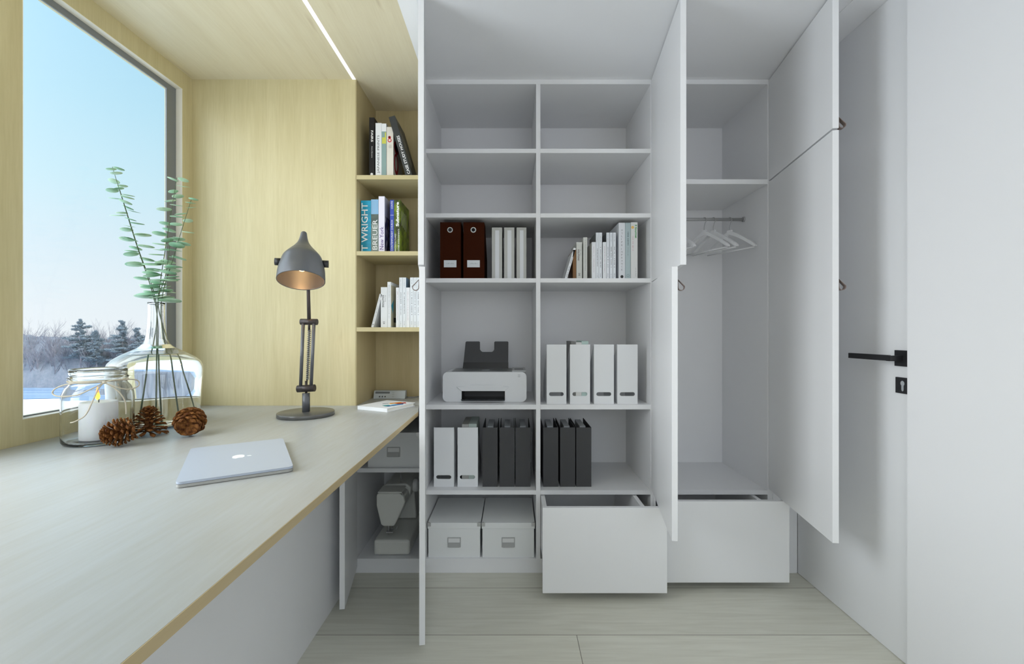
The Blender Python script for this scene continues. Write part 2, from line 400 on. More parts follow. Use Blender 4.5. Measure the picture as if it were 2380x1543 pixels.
# =================================================================== cabinets
def loop_handle(door, hx, hy, ux, uy, nx, ny, z, bk=16):
    """teardrop loop: hx,hy = door free end on outer face; u = along door; n = outward"""
    path = []
    for a in range(-150, 35, 15): path.append((6.6 + 5.6 * math.cos(math.radians(a)), -4 + 5.6 * math.sin(math.radians(a))))
    path = [(0.3, 9.6)] + [(0.5, -4.0 - 2.0)] + path[0:] if False else [(0.4, 10.0), (0.4, -3.0)] + [(6.3 + 5.9 * math.cos(math.radians(a)), -4 + 5.9 * math.sin(math.radians(a))) for a in range(180, 400, 20)]
    g = G(); n = len(path); th = 1.1
    cxx = sum(p[0] for p in path) / n; czz = sum(p[1] for p in path) / n
    inner = []
    for p in path:
        d = Vector((cxx - p[0], czz - p[1])); d.normalize(); inner.append((p[0] + d.x * th, p[1] + d.y * th))
    for lo in (0,):
        A = [[None] * n for _ in range(4)]
        for i in range(n):
            for j, (q, w) in enumerate(((path[i], -4), (inner[i], -4), (inner[i], 4), (path[i], 4))):
                A[j][i] = g.bm.verts.new((hx + nx * q[0] + ux * (bk + w), hy + ny * q[0] + uy * (bk + w), z + q[1]))
        for i in range(n):
            k = (i + 1) % n
            for j in range(4):
                l = (j + 1) % 4
                g.bm.faces.new((A[j][i], A[l][i], A[l][k], A[j][k]))
    part('handle', g, m_loop, door)
def cab_door(parent, hinge, near, side, z0, z1, handle=None, T=10.0, label=None):
    h = Vector(hinge); n_ = Vector(near); u = (n_ - h).normalized()
    nn = Vector((-u.y, u.x))
    if nn.x * side < 0: nn = -nn
    P = [h, n_, n_ + nn * T, h + nn * T]
    g = G().prism([(p.x, p.y) for p in P], lambda p, q, z: (p, q, z), z0, z1, bev=0.35)
    d = part('door', g, m_white, parent, label=label)
    if handle is not None:
        o_ = n_ + nn * T; loop_handle(d, o_.x, o_.y, -u.x, -u.y, nn.x, nn.y, handle, bk=5)
    return d

SZ = [(426, 416), (276, 266), (125, 115), (-169, -180), (-368, -378)]
t = root('storage_cabinet', (61, 1147, FZ), 'tall white two-column cabinet with four open doors and an open drawer', 'cabinet')
g = G().box(-212, -200, D, BK, FZ, CZ - 0.2, 0.25); part('side_panel', g, m_white, t)
g = G().box(322, 327.8, D, BK, FZ, CZ - 0.2); part('side_panel', g, m_white, t)
g = G().box(56, 66, D + 0.3, BK, -527, 576); part('divider', g, m_white, t)
g = G().box(-200, 322, BK, BK + 5, FZ, CZ - 0.2); part('back_panel', g, m_white, t)
g = G().box(-200, 322, D, BK, 576, CZ - 0.2); part('top_panel', g, m_white, t)
for zt, zb in SZ:
    for x0, x1 in ((-199.9, 55.9), (66.1, 321.9)):
        g = G().box(x0, x1, D + 0.1, BK - 0.1, zb, zt, 0.25); part('shelf', g, m_white, t)
g = G().box(-200, 322, D + 0.2, BK, FZ + 0.2, -527); part('plinth', g, m_white, t)
cab_door(t, (-200.8, 1034.2), (-153.5, 776), -1, 117, 584.5, None, label='upper left door, open')
cab_door(t, (-200.8, 1034.2), (-151.5, 776), -1, -545, 113.8, 82, label='lower left door reaching the floor, open')
cab_door(t, (323.5, 1034.2), (293.5, 776), 1, 117, 584.5, None, label='upper right door, open')
cab_door(t, (323.5, 1034.2), (278.5, 776), 1, -364, 113.8, 82, label='lower right door ending above the drawer, open')
def drawer(parent, x0, x1, yf, z0, z1, bx0, bx1, label=None):
    g = G(); zt = -380.5; zb = -500
    g.box(bx0, bx0 + 9, yf + 10, BK - 30, zb, zt); g.box(bx1 - 9, bx1, yf + 10, BK - 30, zb, zt)
    g.box(bx0 + 9, bx1 - 9, BK - 40, BK - 30, zb, zt); g.box(bx0 + 9, bx1 - 9, yf + 10, BK - 40, zb, zb + 6)
    d = part('drawer', g, m_white, parent, label=label)
    g = G().box(x0, x1, yf, yf + 10, z0, z1, 0.4); part('drawer_front', g, m_white, d)
drawer(t, 63.5, 322, 924, -542, -365, 67, 290)

t = root('wardrobe', (465, 1147, FZ), 'tall white wardrobe in the right corner with open doors and drawer', 'wardrobe')
g = G().box(328.2, 334, D, BK, FZ, CZ - 0.2); part('side_panel', g, m_white, t)
g = G().box(594, 606, D, BK, FZ, CZ - 0.2); part('side_panel', g, m_white, t)
g = G().box(334, 594, BK, BK + 5, FZ, CZ - 0.2); part('back_panel', g, m_white, t)
g = G().box(334, 594, D, BK, 576, CZ - 0.2); part('top_panel', g, m_white, t)
g = G().box(334.1, 593.9, D + 0.1, BK - 0.1, 344, 355, 0.25); part('shelf', g, m_white, t)
g = G().box(334.1, 593.9, D + 0.1, BK - 0.1, -378, -368, 0.25); part('bottom_panel', g, m_white, t)
g = G().box(334, 594, D + 0.2, BK, FZ + 0.2, -527); part('plinth', g, m_white, t)
g = G().box(606.2, 662.5, D - 0.5, D + 10, FZ + 0.2, CZ - 2); part('filler_panel', g, m_white, t)
g = G().tube([(334.2, 1140, 288), (593.8, 1140, 288)], 4.0, 16); rail = part('clothes_rail', g, m_rail, t)
g = G().tube([(593.9, 1140, 288), (590.5, 1140, 288)], 6.5, 16); part('rail_socket', g, m_rail, rail); g = G().tube([(334.1, 1140, 288), (337.5, 1140, 288)], 6.5, 16); part('rail_socket', g, m_rail, rail)
cab_door(t, (596, 1034.2), (553, 768.4), 1, 351.5, 584.5, 361, label='upper door, open')
cab_door(t, (596, 1034.2), (553, 768.4), 1, -364, 348, 82, label='lower door, open')
drawer(t, 331, 600, 963, -542, -366, 342, 566)

t = root('under_desk_cabinet', (-287, 1147, FZ), 'small white cabinet under the far end of the desk, its door open', 'cabinet')
g = G().box(-363.8, -361.5, D, BK, FZ, DZ - 9.3); part('side_panel', g, m_white, t)
g = G().box(-361.5, -212.5, BK, BK + 5, FZ, DZ - 9.3); part('back_panel', g, m_white, t)
g = G().box(-361.4, -212.6, D + 0.1, BK - 0.1, -326.5, -317, 0.25); part('shelf', g, m_white, t)
g = G().box(-361.4, -212.6, D + 0.2, BK, FZ + 0.2, -527); part('plinth', g, m_white, t)
g = G().box(-361.4, -212.6, NB + 0.2, BK, DZ - 9.3, DZ - 6); part('top_panel', g, m_white, t)
cab_door(t, (-359.5, 1034.2), (-329, 876), -1, -545, DZ - 9.6, None)

# =================================================================== hangers
def make_hanger(label):
    t = root('coat_hanger', (492, 1140, 261), label, 'hanger', 'white coat hangers on the wardrobe rail')
    g = G(); n = 14
    # body: two sloping shoulders made of a curved bar along local X, thick and deep at the ends
    for sgn in (-1, 1):
        secs = []
        for i in range(n + 1):
            s = i / n; x = sgn * 74 * s; z = -4 - 46 * (s ** 1.25); wy = 2.6 + 3.2 * s ** 2; hz = 7.5 - 2.0 * s
            if i == n: hz *= 0.6; wy *= 0.7
            secs.append([(x, -wy, z - hz), (x, wy, z - hz), (x, wy * 0.8, z + hz * 0.3), (x, -wy * 0.8, z + hz * 0.3)])
        V = [[g.bm.verts.new(p) for p in s_] for s_ in secs]
        for a, b in zip(V, V[1:]):
            for k in range(4): g.bm.faces.new((a[k], a[(k + 1) % 4], b[(k + 1) % 4], b[k]))
        g.bm.faces.new(V[-1]); g.bm.faces.new(V[0][::-1])
    g.box(-7, 7, -2.6, 2.6, -12, 0.5, 0.8)
    part('hanger_body', g, m_white, t, local=True)
    g = G().tube([(-69, 0, -54), (69, 0, -54)], 1.6, 8); part('trouser_bar', g, m_white, t, local=True)
    pts = [(0, 0, -1), (0, 0, 8)] + [(2.5 + 0 * i, 0, 12 + 3 * i) for i in range(0)]
    for a in range(-60, 200, 20):
        pts.append((7.2 * math.cos(math.radians(a)) - 0.0, 0, 25.6 + 7.2 * math.sin(math.radians(a))))
    g = G().tube(pts, 0.75, 8); part('hook', g, m_rail, t, local=True)
    return t
h0 = make_hanger('white coat hanger nearest the right end of the rail')
ang = math.atan2(-68, 29)
for i, (x, lab) in enumerate(((557, None), (515, 'second white coat hanger from the right end of the rail'), (492, 'third white coat hanger from the right end of the rail'), (411, 'white coat hanger half hidden behind the cabinet door edge'))):
    h = h0 if i == 0 else copy_tree(h0)
    h.location = W(x, 1140, 260); h.rotation_euler = (0, 0, ang + (0.03, -0.02, 0.02, 0)[i])
    if lab: h['label'] = lab

# =================================================================== books
def rgb(r, g_, b): # sRGB 0-255 -> linear
    f = lambda c: (c / 255 / 12.92) if c <= 10.31 else ((c / 255 + 0.055) / 1.055) ** 2.4
    return (f(r), f(g_), f(b))
def cm(r, g_, b, rough=0.45): return mat('print_%d_%d_%d' % (r, g_, b), rgb(r, g_, b), rough, spec=0.35)
def book(px0, px1, pyt, y, zb, depth, cover, label, group, lean=0.0, h=None, wid=None, cat='book', zoff=0.0):
    """a standing book: root at the foot of its spine; returns (root, w, h, cover_part)"""
    k = y / F
    x0, x1 = (px0 - 1190) * k, (px1 - 1190) * k
    w = wid or (x1 - x0) - 0.25; hh = h or (771 - pyt) * k - zb
    t = root('book', ((x0 + x1) / 2, y, zb + zoff), label, cat, group, rot=(0, lean, 0))
    c = min(1.0, w * 0.14)
    g = G().box(-w / 2, w / 2, 0, c, 0, hh, 0.2); g.box(-w / 2, -w / 2 + c, c, depth, 0, hh); g.box(w / 2 - c, w / 2, c, depth, 0, hh)
    cv = part('cover', g, cover, t, local=True)
    g = G().box(-w / 2 + c, w / 2 - c, c, depth - 2, 1.0, hh - 1.6); part('pages', g, m_paper, t, local=True)
    return t, w, hh, cv
def spine_text(t, body, m, z0, z1, xc, height, up=True, bold=0.0, name='title'):
    """lettering along the spine; up = reads bottom to top"""
    L = z1 - z0
    if up: f = lambda p, q: (xc + height / 2 - q, -0.25, z0 + p)
    else: f = lambda p, q: (xc - height / 2 + q, -0.25, z1 - p)
    g = G().text(body, f, L, height, bold=bold); return part(name, g, m, t, local=True, recalc=False)
def patch(t, m, x0, x1, z0, z1, name='spine_print', y=-0.12):
    g = G().box(x0, x1, y, y + 0.3, z0, z1); return part(name, g, m, t, local=True)
def marks(t, m, x0, x1, z0, z1, step=2.6, duty=0.55, seed=0, name='spine_print'):
    """small illegible print: rows of tiny strokes along the spine"""
    r = random.Random(seed); g = G(); z = z0
    while z < z1:
        l = step * duty * r.uniform(0.6, 1.25)
        if r.random() > 0.12: g.box(x0 + r.uniform(0, 0.25) * (x1 - x0), x1, -0.2, 0, z, min(z + l, z1))
        z += step
    return part(name, g, m, t, local=True)

m_wh = cm(232, 234, 236); m_wh2 = cm(222, 226, 228); m_blk = cm(16, 14, 18); m_inkw = cm(240, 240, 240)
NY = 1060.0
# --- top shelf of the bookcase
GT = 'books on the top shelf of the bookcase'
t, w, h, c = book(857.8, 870.2, 272.3, NY, 365, 98, m_blk, 'slim black book with white lettering, first on the top bookcase shelf', GT)
spine_text(t, 'FAIRS', m_inkw, h * 0.60, h * 0.785, 0.8, w * 0.42, up=False, bold=0.02); spine_text(t, 'Annie Browne', m_inkw, h * 0.34, h * 0.53, 0.8, 2.2, up=False, name='author')
g = G().prism(circ(0, 4.5 + 6, 3.2, 20), lambda p, q, tt: (p, tt, q), -0.25, 0); part('emblem', g, m_inkw, t, local=True)
t, w, h, c = book(872.6, 886.8, 285.3, NY, 365, 92, m_wh, 'white book with grey serif capitals, second on the top bookcase shelf', GT)
spine_text(t, 'JAPANESE PRINTS', cm(70, 70, 74), 13, h * 0.78, 0.3, w * 0.45)
t, w, h, c = book(887, 898, 286.5, NY, 365, 92, m_wh, 'white book with teal lower spine and a yellow block', GT)
patch(t, cm(140, 165, 162), -w / 2, w / 2, 0, h - 19, name='spine_band'); patch(t, cm(205, 205, 90), -w / 2 + 1, w / 2 - 0.6, h - 48, h - 33, y=-0.2); patch(t, cm(205, 205, 90), w / 2 - 3.4, w / 2 - 0.6, h - 33, h - 21, y=-0.2)
t, w, h, c = book(898.7, 914.3, 294.4, NY, 365, 90, cm(224, 219, 208), 'beige book with a red ringed emblem on the spine and red spectacles on its cover', GT)
ring = G().plate(circ(0, 0, 4.6, 24), [circ(0, 0.3, 2.9, 24)], lambda p, q, tt: (-0.9 + p, tt, h - 32 + q), -0.25, 0); part('emblem', ring, cm(200, 20, 32), t, local=True)
g = G().prism(circ(-1.2, h - 25, 3.4, 20), lambda p, q, tt: (p, tt, q), -0.3, 0); part('emblem', g, cm(190, 16, 30), t, local=True)
g = G().prism(circ(-1.2, h - 24.6, 1.9, 16), lambda p, q, tt: (p, tt, q), -0.4, 0); part('emblem', g, m_blk, t, local=True)
marks(t, cm(160, 150, 140), -3.5, 3.5, h - 50, h - 42, 2.2, 0.35, 3)
e1 = [(26 + 20 * math.cos(a), h - 40 + 15 * math.sin(a)) for a in [2 * math.pi * k / 28 for k in range(28)]]
e1i = [(26 + 13 * math.cos(a), h - 40 + 9.5 * math.sin(a)) for a in [2 * math.pi * k / 28 for k in range(28)]]
e2 = [(26 + 20 * math.cos(a), h - 80 + 25 * math.sin(a)) for a in [2 * math.pi * k / 28 for k in range(28)]]
e2i = [(26 + 12 * math.cos(a), h - 78 + 18 * math.sin(a)) for a in [2 * math.pi * k / 28 for k in range(28)]]
sidef = lambda w_: (lambda p, q, tt: (w_ / 2 + tt, p, q))
g = G().plate(e1, [e1i], sidef(w), 0.0, 0.25).plate(e2, [e2i], sidef(w), 0.0, 0.25); part('cover_print', g, cm(178, 16, 32), t, local=True)
g = G().prism(e1i, sidef(w), 0.0, 0.2); part('cover_print', g, m_blk, t, local=True)
m_csh = cm(58, 60, 60)
# leaning dark book: foot near px 958, top near px 914
lean = -math.radians(16.2)
t, w, h, c = book(943, 959, 262, 1052, 365, 96, m_csh, 'dark grey leaning book with white capitals, last on the top bookcase shelf', GT, lean=lean, h=148, wid=15.0, zoff=2.3)
spine_text(t, 'CASE STUDY HOUSES', m_inkw, 6, 100, 1.2, 6.6, bold=0.015)
g = G()
for k in range(5): g.box(w / 2 - 0.05, w / 2 + 0.15, 18 + 9 * k, 20 + 9 * k, 25 + 5 * k, 128 - 6 * k)
part('cover_print', g, cm(132, 128, 110), t, local=True)
# --- second shelf
G2 = 'books on the second shelf of the bookcase'
m_cyan = grain('cyan_photo_print', rgb(20, 175, 220), rgb(40, 120, 140), axis='X', rough=0.4, stretch=4, scale=9)
t, w, h, c = book(838.7, 862.5, 465.4, NY, 188, 92, m_cyan, 'thick cyan book with huge white capitals on the second bookcase shelf', G2)
spine_text(t, 'T WRIGHT', m_inkw, 5, h - 6, -w * 0.13, w * 0.62, bold=0.01)
t, w, h, c = book(862.5, 879.6, 463, NY, 188, 92, cm(128, 140, 132), 'book with pale blue upper spine and grey photo print below', G2)
patch(t, cm(142, 186, 222), -w / 2, w / 2, h - 35, h, name='spine_band'); patch(t, grain('grey_photo_print', rgb(110, 125, 118), rgb(70, 82, 78), axis='X', stretch=5, scale=12), -w / 2, w / 2, h - 58, h - 35, name='spine_band')
spine_text(t, 'BREUER', m_inkw, 8, h - 48, 0.5, w * 0.66, bold=0.0)
t, w, h, c = book(879.8, 893.8, 455.6, NY - 6, 188, 100, cm(228, 224, 236), 'tall white book with purple lettering beside a blue book', G2)
spine_text(t, 'New York', cm(90, 60, 130), 7, h * 0.46, 0.3, w * 0.66)
m_photo = mat('city_photo_print', (0.3, 0.3, 0.35), 0.35)
def _photo(m, stops, sc):
    nt = m.node_tree; N = nt.nodes; L = nt.links; g_ = N.new('ShaderNodeNewGeometry'); mp = N.new('ShaderNodeMapping'); mp.inputs['Scale'].default_value = (sc, sc, sc * 0.6)
    n = N.new('ShaderNodeTexNoise'); n.inputs['Scale'].default_value = 1.0; n.inputs['Detail'].default_value = 3; r = N.new('ShaderNodeValToRGB')
    L.new(g_.outputs['Position'], mp.inputs[0]); L.new(mp.outputs[0], n.inputs['Vector']); L.new(n.outputs[0], r.inputs[0]); L.new(r.outputs[0], N['Principled BSDF'].inputs['Base Color'])
    el = r.color_ramp.elements
    el[0].position = stops[0][0]; el[0].color = (*rgb(*stops[0][1]), 1); el[1].position = stops[-1][0]; el[1].color = (*rgb(*stops[-1][1]), 1)
    for p_, c_ in stops[1:-1]: k_ = el.new(p_); k_.color = (*rgb(*c_), 1)
_photo(m_photo, [(0.35, (18, 14, 22)), (0.46, (40, 40, 100)), (0.54, (120, 110, 110)), (0.65, (190, 190, 200))], 38)
g = G().box(w / 2, w / 2 + 0.2, 2, 99, 0, h * 0.66); part('cover_print', g, m_photo, t, local=True)
g = G().box(w / 2, w / 2 + 0.2, 2, 99, h * 0.66, h); part('cover_print', g, cm(168, 168, 182), t, local=True)
t, w, h, c = book(906.4, 915.6, 464, NY, 188, 92, cm(58, 78, 168), 'thin royal blue book on the second bookcase shelf', G2)
spine_text(t, 'CONTEMPORARY CHURCH', m_inkw, 6, h * 0.62, 0, 4.2); spine_text(t, 'CONTEI', m_inkw, h * 0.83, h - 3, 0, 4.2); patch(t, m_inkw, -w / 2 + 0.6, w / 2 - 0.6, h * 0.71, h * 0.715, y=-0.2)
m_sub = mat('green_photo_print', (0.1, 0.12, 0.02), 0.4); _photo(m_sub, [(0.32, (30, 34, 8)), (0.48, (84, 104, 12)), (0.56, (120, 140, 30)), (0.7, (60, 70, 30))], 26)
t, w, h, c = book(915.8, 930, 464, NY, 188, 92, m_sub, 'olive green book with bold white lettering, last on the second bookcase shelf', G2)
spine_text(t, 'Subnature', m_inkw, h * 0.50, h - 5, 0.8, w * 0.5, bold=0.035); spine_text(t, 'ARCHITECTURES', m_inkw, 4, h * 0.36, -w * 0.28, 3.0, name='subtitle'); spine_text(t, 'OTHER ENVIRONMENTS', m_inkw, 4, h * 0.45, w * 0.26, 3.0, name='subtitle')
g = G()
for k in range(4): g.box(w / 2 - 0.05, w / 2 + 0.2, 14 + 14 * k, 20 + 14 * k, h * 0.55 - 2 * k, h - 22)
part('cover_print', g, cm(150, 158, 130), t, local=True)
# --- the pale sets on the third bookcase shelf and in the tall cabinet
def pale_set(rows, y, zb, group, where, depth=88):
    for i, (a, b, pt, kind, lab) in enumerate(rows):
        cov = {'w': m_wh, 'g': cm(205, 206, 200), 'br': cm(122, 84, 40), 'gg': cm(176, 192, 192), 't': cm(226, 230, 234)}[kind[0] if kind[:2] not in ('br', 'gg') else kind[:2]]
        t, w, h, c = book(a, b, pt, y, zb, depth, cov, lab + ' ' + where, group)
        if 'sol' in kind:
            spine_text(t, 'SOLUTIONS', cm(70, 40, 40) if zb > 100 else m_ink, h * 0.50, h * 0.80, -w * 0.14, w * 0.32, up=False, bold=0.015); spine_text(t, '04', m_ink, 8, 14, 0, w * 0.36, up=False)
            marks(t, m_grey, w * 0.16, w * 0.3, h * 0.64, h * 0.80, 2.0, 0.4, i)
        elif 'thin' in kind:
            marks(t, m_grey, -0.9, 1.1, h * 0.25, h * 0.70, 2.9, 0.6, i); marks(t, m_grey, -0.5, 0.5, h * 0.04, h * 0.12, 1.2, 0.7, i + 9); marks(t, cm(170, 172, 176), -0.6, 0.4, h * 0.80, h * 0.96, 1.6, 0.8, i + 5)
            s_ = -1 if zb > 100 else 1
            g = G().box(min(s_ * w / 2, s_ * (w / 2 + 0.2)), max(s_ * w / 2, s_ * (w / 2 + 0.2)), 1.5, depth - 1, h * 0.5, h); part('cover_print', g, cm(98, 102, 102) if zb > 100 else cm(120, 146, 168), t, local=True)
        elif 'short' in kind:
            marks(t, cm(200, 176, 186), -0.5, 0.5, h * 0.18, h * 0.9, 1.4, 0.75, i)
        elif 'plain' in kind:
            marks(t, cm(150, 152, 158), -0.6, 0.6, h * 0.2, h * 0.94, 1.9, 0.6, i)
            s_ = 1
            g = G().box(w / 2, w / 2 + 0.2, 2, depth - 2, 3, h * 0.93); part('cover_print', g, cm(208, 202, 178), t, local=True)
            if zb < 100:
                g = G().prism([(4, h * .48), (26, h * .62), (20, h * .3)], sidef(w), 0.2, 0.35); part('cover_print', g, cm(60, 165, 190), t, local=True)
            g = G().box(w / 2 + 0.2, w / 2 + 0.35, 26, 56, h * 0.11, h * 0.22); part('cover_print', g, m_ink, t, local=True)
G3 = 'pale books on the third shelf of the bookcase'
T3 = 'on the third bookcase shelf'
pale_set([(885, 900, 666.7, 'wsol', 'white book with small black sideways capitals'), (900.3, 908.3, 654.5, 'wplain', 'narrow white book with blue shape on its cover'),
          (920.2, 927.6, 667.6, 'wshort', 'short white book left of the first taller pair'), (927.8, 935.4, 644.3, 'tthin', 'left book of the taller white pair'), (935.6, 943.6, 644.3, 'tthin', 'right book of the taller white pair'),
          (943.8, 952.5, 667.6, 'wshort', 'short white book between the taller pair and the last three'), (953, 960.8, 644.3, 'tthin', 'first of the last three tall white books'), (961, 968, 644.3, 'tthin', 'middle of the last three tall white books'), (968.2, 976, 644.3, 'tthin', 'last tall white book beside the cabinet door')],
         NY, 11, G3, T3)
t, w, h, c = book(862.5, 868, 678, NY, 11, 84, m_wh, 'thin white book leaning at the left of the third bookcase shelf', G3, lean=math.radians(14.4), h=82, wid=5.6, zoff=0.1)
marks(t, m_grey, -0.8, 1.0, 12, 76, 3.0, 0.5, 31)
g = G().prism(circ(0, 7, 1.6, 14), lambda p, q, tt: (p, tt, q), -0.2, 0); part('emblem', g, cm(150, 155, 160), t, local=True)
G4 = 'pale books on the third shelf of the tall cabinet'
T4 = 'in the tall cabinet'
CY = 1050.0
pale_set([(1331.5, 1339.3, 580, 'br', 'brown book'), (1339.7, 1353, 562, 'gsol', 'off-white book with red-brown sideways capitals'), (1355.5, 1365, 551, 'gplain', 'narrow grey-white book with beige cover'),
          (1375.5, 1384.8, 562, 'wshort', 'short white book left of the first tall pair'), (1385, 1391.9, 540, 'tthin', 'left book of the tall white pair'), (1392.1, 1399.4, 540, 'tthin', 'right book of the tall white pair'),
          (1401, 1409, 562, 'wshort', 'short white book before the three tall thin ones'), (1409.4, 1416.4, 540, 'tthin', 'first of three tall thin white books'), (1417, 1424, 540, 'tthin', 'middle of three tall thin white books'), (1424.6, 1431.6, 540, 'tthin', 'last of three tall thin white books')],
         CY, 125, G4, T4)
t, w, h, c = book(1311, 1319, 575, CY, 125, 84, m_wh, 'thin white book leaning at the left in the tall cabinet', G4, lean=math.radians(16.5), h=76, wid=5.6, zoff=0.1)
marks(t, m_grey, -0.8, 1.0, 6, 72, 3.0, 0.5, 32)
t, w, h, c = book(1438, 1453, 517, CY, 125, 100, cm(220, 222, 226), 'tall white book with spaced letters and a black dot at its foot', G4)
for i, ch in enumerate('MYLIFEINFRANCE'):
    z = h - 20 - i * (h - 42) / 13.0 - (2 if i > 5 else 0)
    g = G().text(ch, lambda p, q, z=z: (-1.6 + p, -0.25, z + q), 3.4 if ch != 'I' else 0.8, 4.0); part('title', g, m_grey, t, local=True, recalc=False)
g = G().prism(circ(0, 5.5, 3.6, 20), lambda p, q, tt: (p, tt, q), -0.25, 0); part('emblem', g, m_ink, t, local=True)
t, w, h, c = book(1453.3, 1465.8, 517, CY, 125, 100, cm(172, 188, 190), 'tall grey-green book between two tall white books', G4)
marks(t, cm(110, 124, 128), -1.4, 1.6, h * 0.60, h * 0.84, 2.4, 0.6, 41); marks(t, cm(140, 152, 156), -1, 1, h * 0.40, h * 0.56, 2.4, 0.6, 42)
g = G().plate(circ(0, 8, 3.2, 20), [circ(0, 8, 2.4, 20)], lambda p, q, tt: (p, tt, q), -0.2, 0); part('emblem', g, cm(130, 144, 148), t, local=True)
t, w, h, c = book(1466.2, 1482, 516, CY, 125, 100, cm(222, 222, 220), 'tall white book with green lettering and an orange circle', G4)
spine_text(t, 'il Gourmet', cm(40, 150, 70), h * 0.72, h * 0.955, w * 0.26, 4.6, up=False, bold=0.03)
g = G().prism(circ(-w * 0.24, h - 12, 3.4, 20), lambda p, q, tt: (p, tt, q), -0.2, 0); part('emblem', g, cm(232, 190, 110), t, local=True)
marks(t, cm(210, 180, 186), -w * 0.3, -w * 0.12, h * 0.5, h * 0.76, 1.8, 0.6, 44); spine_text(t, 'jean du Naval', m_grey, 6, h * 0.2, w * 0.22, 2.2, up=False, name='author')

# =================================================================== brown box files and white binders
def side_file(name, px0, px1, pyt, y, zb, depth, m, label, group, cut, hole=None, wall=1.3, lip=0.0, cat='magazine file', inner=None):
    """magazine file; cut = (depth at full height, back height share)"""
    k = y / F; x0, x1 = (px0 - 1190) * k, (px1 - 1190) * k; w = x1 - x0; h = (771 - pyt) * k - zb
    t = root(name, ((x0 + x1) / 2, y, zb), label, cat, group)
    a = w / 2; g = G()
    holes = [hole(w, h)] if hole else []
    g.plate([(-a, 0), (a, 0), (a, h), (-a, h)], holes, lambda p, q, tt: (p, tt, q), 0, wall)
    pr = [(wall, 0), (depth, 0), (depth, h * cut[1]), (cut[0], h), (wall, h)]
    g.prism(pr, lambda p, q, tt: (tt, p, q), -a, -a + wall); g.prism(pr, lambda p, q, tt: (tt, p, q), a - wall, a)
    g.box(-a + wall, a - wall, wall, depth, 0, wall)
    if lip: g.box(-a + wall, a - wall, depth - wall, depth, wall, h * cut[1] * 0.98)
    part('file_body', g, m, t, local=True)
    if lip:
        g = G().box(-a + wall, a - wall, wall, lip, h - wall, h); part('file_top', g, m, t, local=True)
    return t, w, h
m_brown = mat('dark_brown_board', rgb(54, 22, 8), 0.8, spec=0.06)
GB = 'brown box files in the tall cabinet'
for i, (a, b, lab) in enumerate(((1023, 1071, 'left dark brown box file with ring and white label'), (1077, 1125.5, 'right dark brown box file with ring and white label'))):
    t, w, h = side_file('box_file', a, b, 516, 1046, 125, 118, m_brown, lab, GB, (40, 0.45), hole=lambda w, h: circ(-1 + 0, h - 18, 4.6, 24), lip=40)
    g = G().plate(circ(-1, h - 18, 6.4, 28), [circ(-1, h - 18, 4.4, 24)], lambda p, q, tt: (p, tt, q), -0.7, 0.0); part('finger_ring', g, mat('grey_steel_ring', (0.5, 0.52, 0.5), 0.4, metal=0.3), t, local=True)
    g = G().box(-15.5, 14, -0.35, 0, 27, 43.5); lb = part('label_card', g, cm(214, 218, 220), t, local=True)
    g = G()
    for k in range(5): g.box(-9 + 3.8 * k, -7 + 3.8 * k, -0.5, -0.3, 34.5, 36 + (k % 2))
    part('label_print', g, cm(168, 174, 176), lb, local=True)
GW = 'white binders in the tall cabinet'
for i, (a, b, lab) in enumerate(((1143, 1167, 'white binder nearest the brown box files'), (1171.5, 1195.5, 'middle white binder of three'), (1200.5, 1223.5, 'white binder nearest the cabinet divider'))):
    k = 1062 / F; x0, x1 = (a - 1190) * k, (b - 1190) * k; w = x1 - x0; h = (771 - 528) * k - 125
    t = root('binder', ((x0 + x1) / 2, 1062, 125), lab, 'binder', GW)
    g = G().box(-w / 2, w / 2, 0, 2, 0, h, 0.6); g.box(-w / 2, -w / 2 + 1.5, 2, 110, 0, h); g.box(w / 2 - 1.5, w / 2, 2, 110, 0, h)
    part('cover', g, cm(190, 190, 184), t, local=True)
    g = G().box(-w / 2 + 3, w / 2 - 3, 3, 106, 2, h - 5); part('pages', g, m_paper, t, local=True)
    g = G().box(-w / 2 + (8, 8, 8)[i], w / 2 - 8 + 1, -0.4, 0, 0.5, h - 7); part('spine_label', g, cm(226, 228, 230), t, local=True)

# =================================================================== white magazine files
m_file = mat('white_board', (0.80, 0.81, 0.82), 0.6, spec=0.2)
pill = lambda w, h: rrect(-w / 2 + 5.5, w / 2 - 6.5, 18.5, 27.5, 4.4)
GM = 'white magazine files on the printer shelf'
def booklets(t, w, h, over, back, cols, xs=None):
    n = len(cols); x = -w / 2 + 6 if xs is None else xs
    for i, (ww, m, oh) in enumerate(cols):
        g = G().box(x, x + ww - 0.4, 3, back, 2, h + oh, 0.2); part('booklet', g, m, t, local=True); x += ww
for i, (a, b, lab) in enumerate(((1270.8, 1316.5, 'white magazine file nearest the divider, beside the printer'), (1325, 1371.5, 'white magazine file holding booklets, beside the printer'),
                                 (1380.8, 1427, 'empty white magazine file, third on the upper shelf'), (1435, 1482, 'empty white magazine file nearest the open door'))):
    t, w, h = side_file('magazine_file', a, b, 800, 1047, -169, 112, m_file, lab, GM, (5, 0.28), hole=pill)
    if i == 1:
        k = root('booklets', (BASE[t.name].x, BASE[t.name].y + 3, -169 + 1.5), 'grey, white and aqua booklets standing in a white magazine file on the printer shelf', 'booklets')
        for x0, x1, z, m in ((-21, -10, 145, cm(120, 120, 118)), (-9.5, 4, 143, cm(214, 214, 212)), (4.2, 20, 146, cm(178, 200, 194))):
            g = G().box(x0, x1, 0, 88, 0, z, 0.2); part('booklet', g, m, k, local=True)
GM2 = 'white magazine files on the shelf of black files'
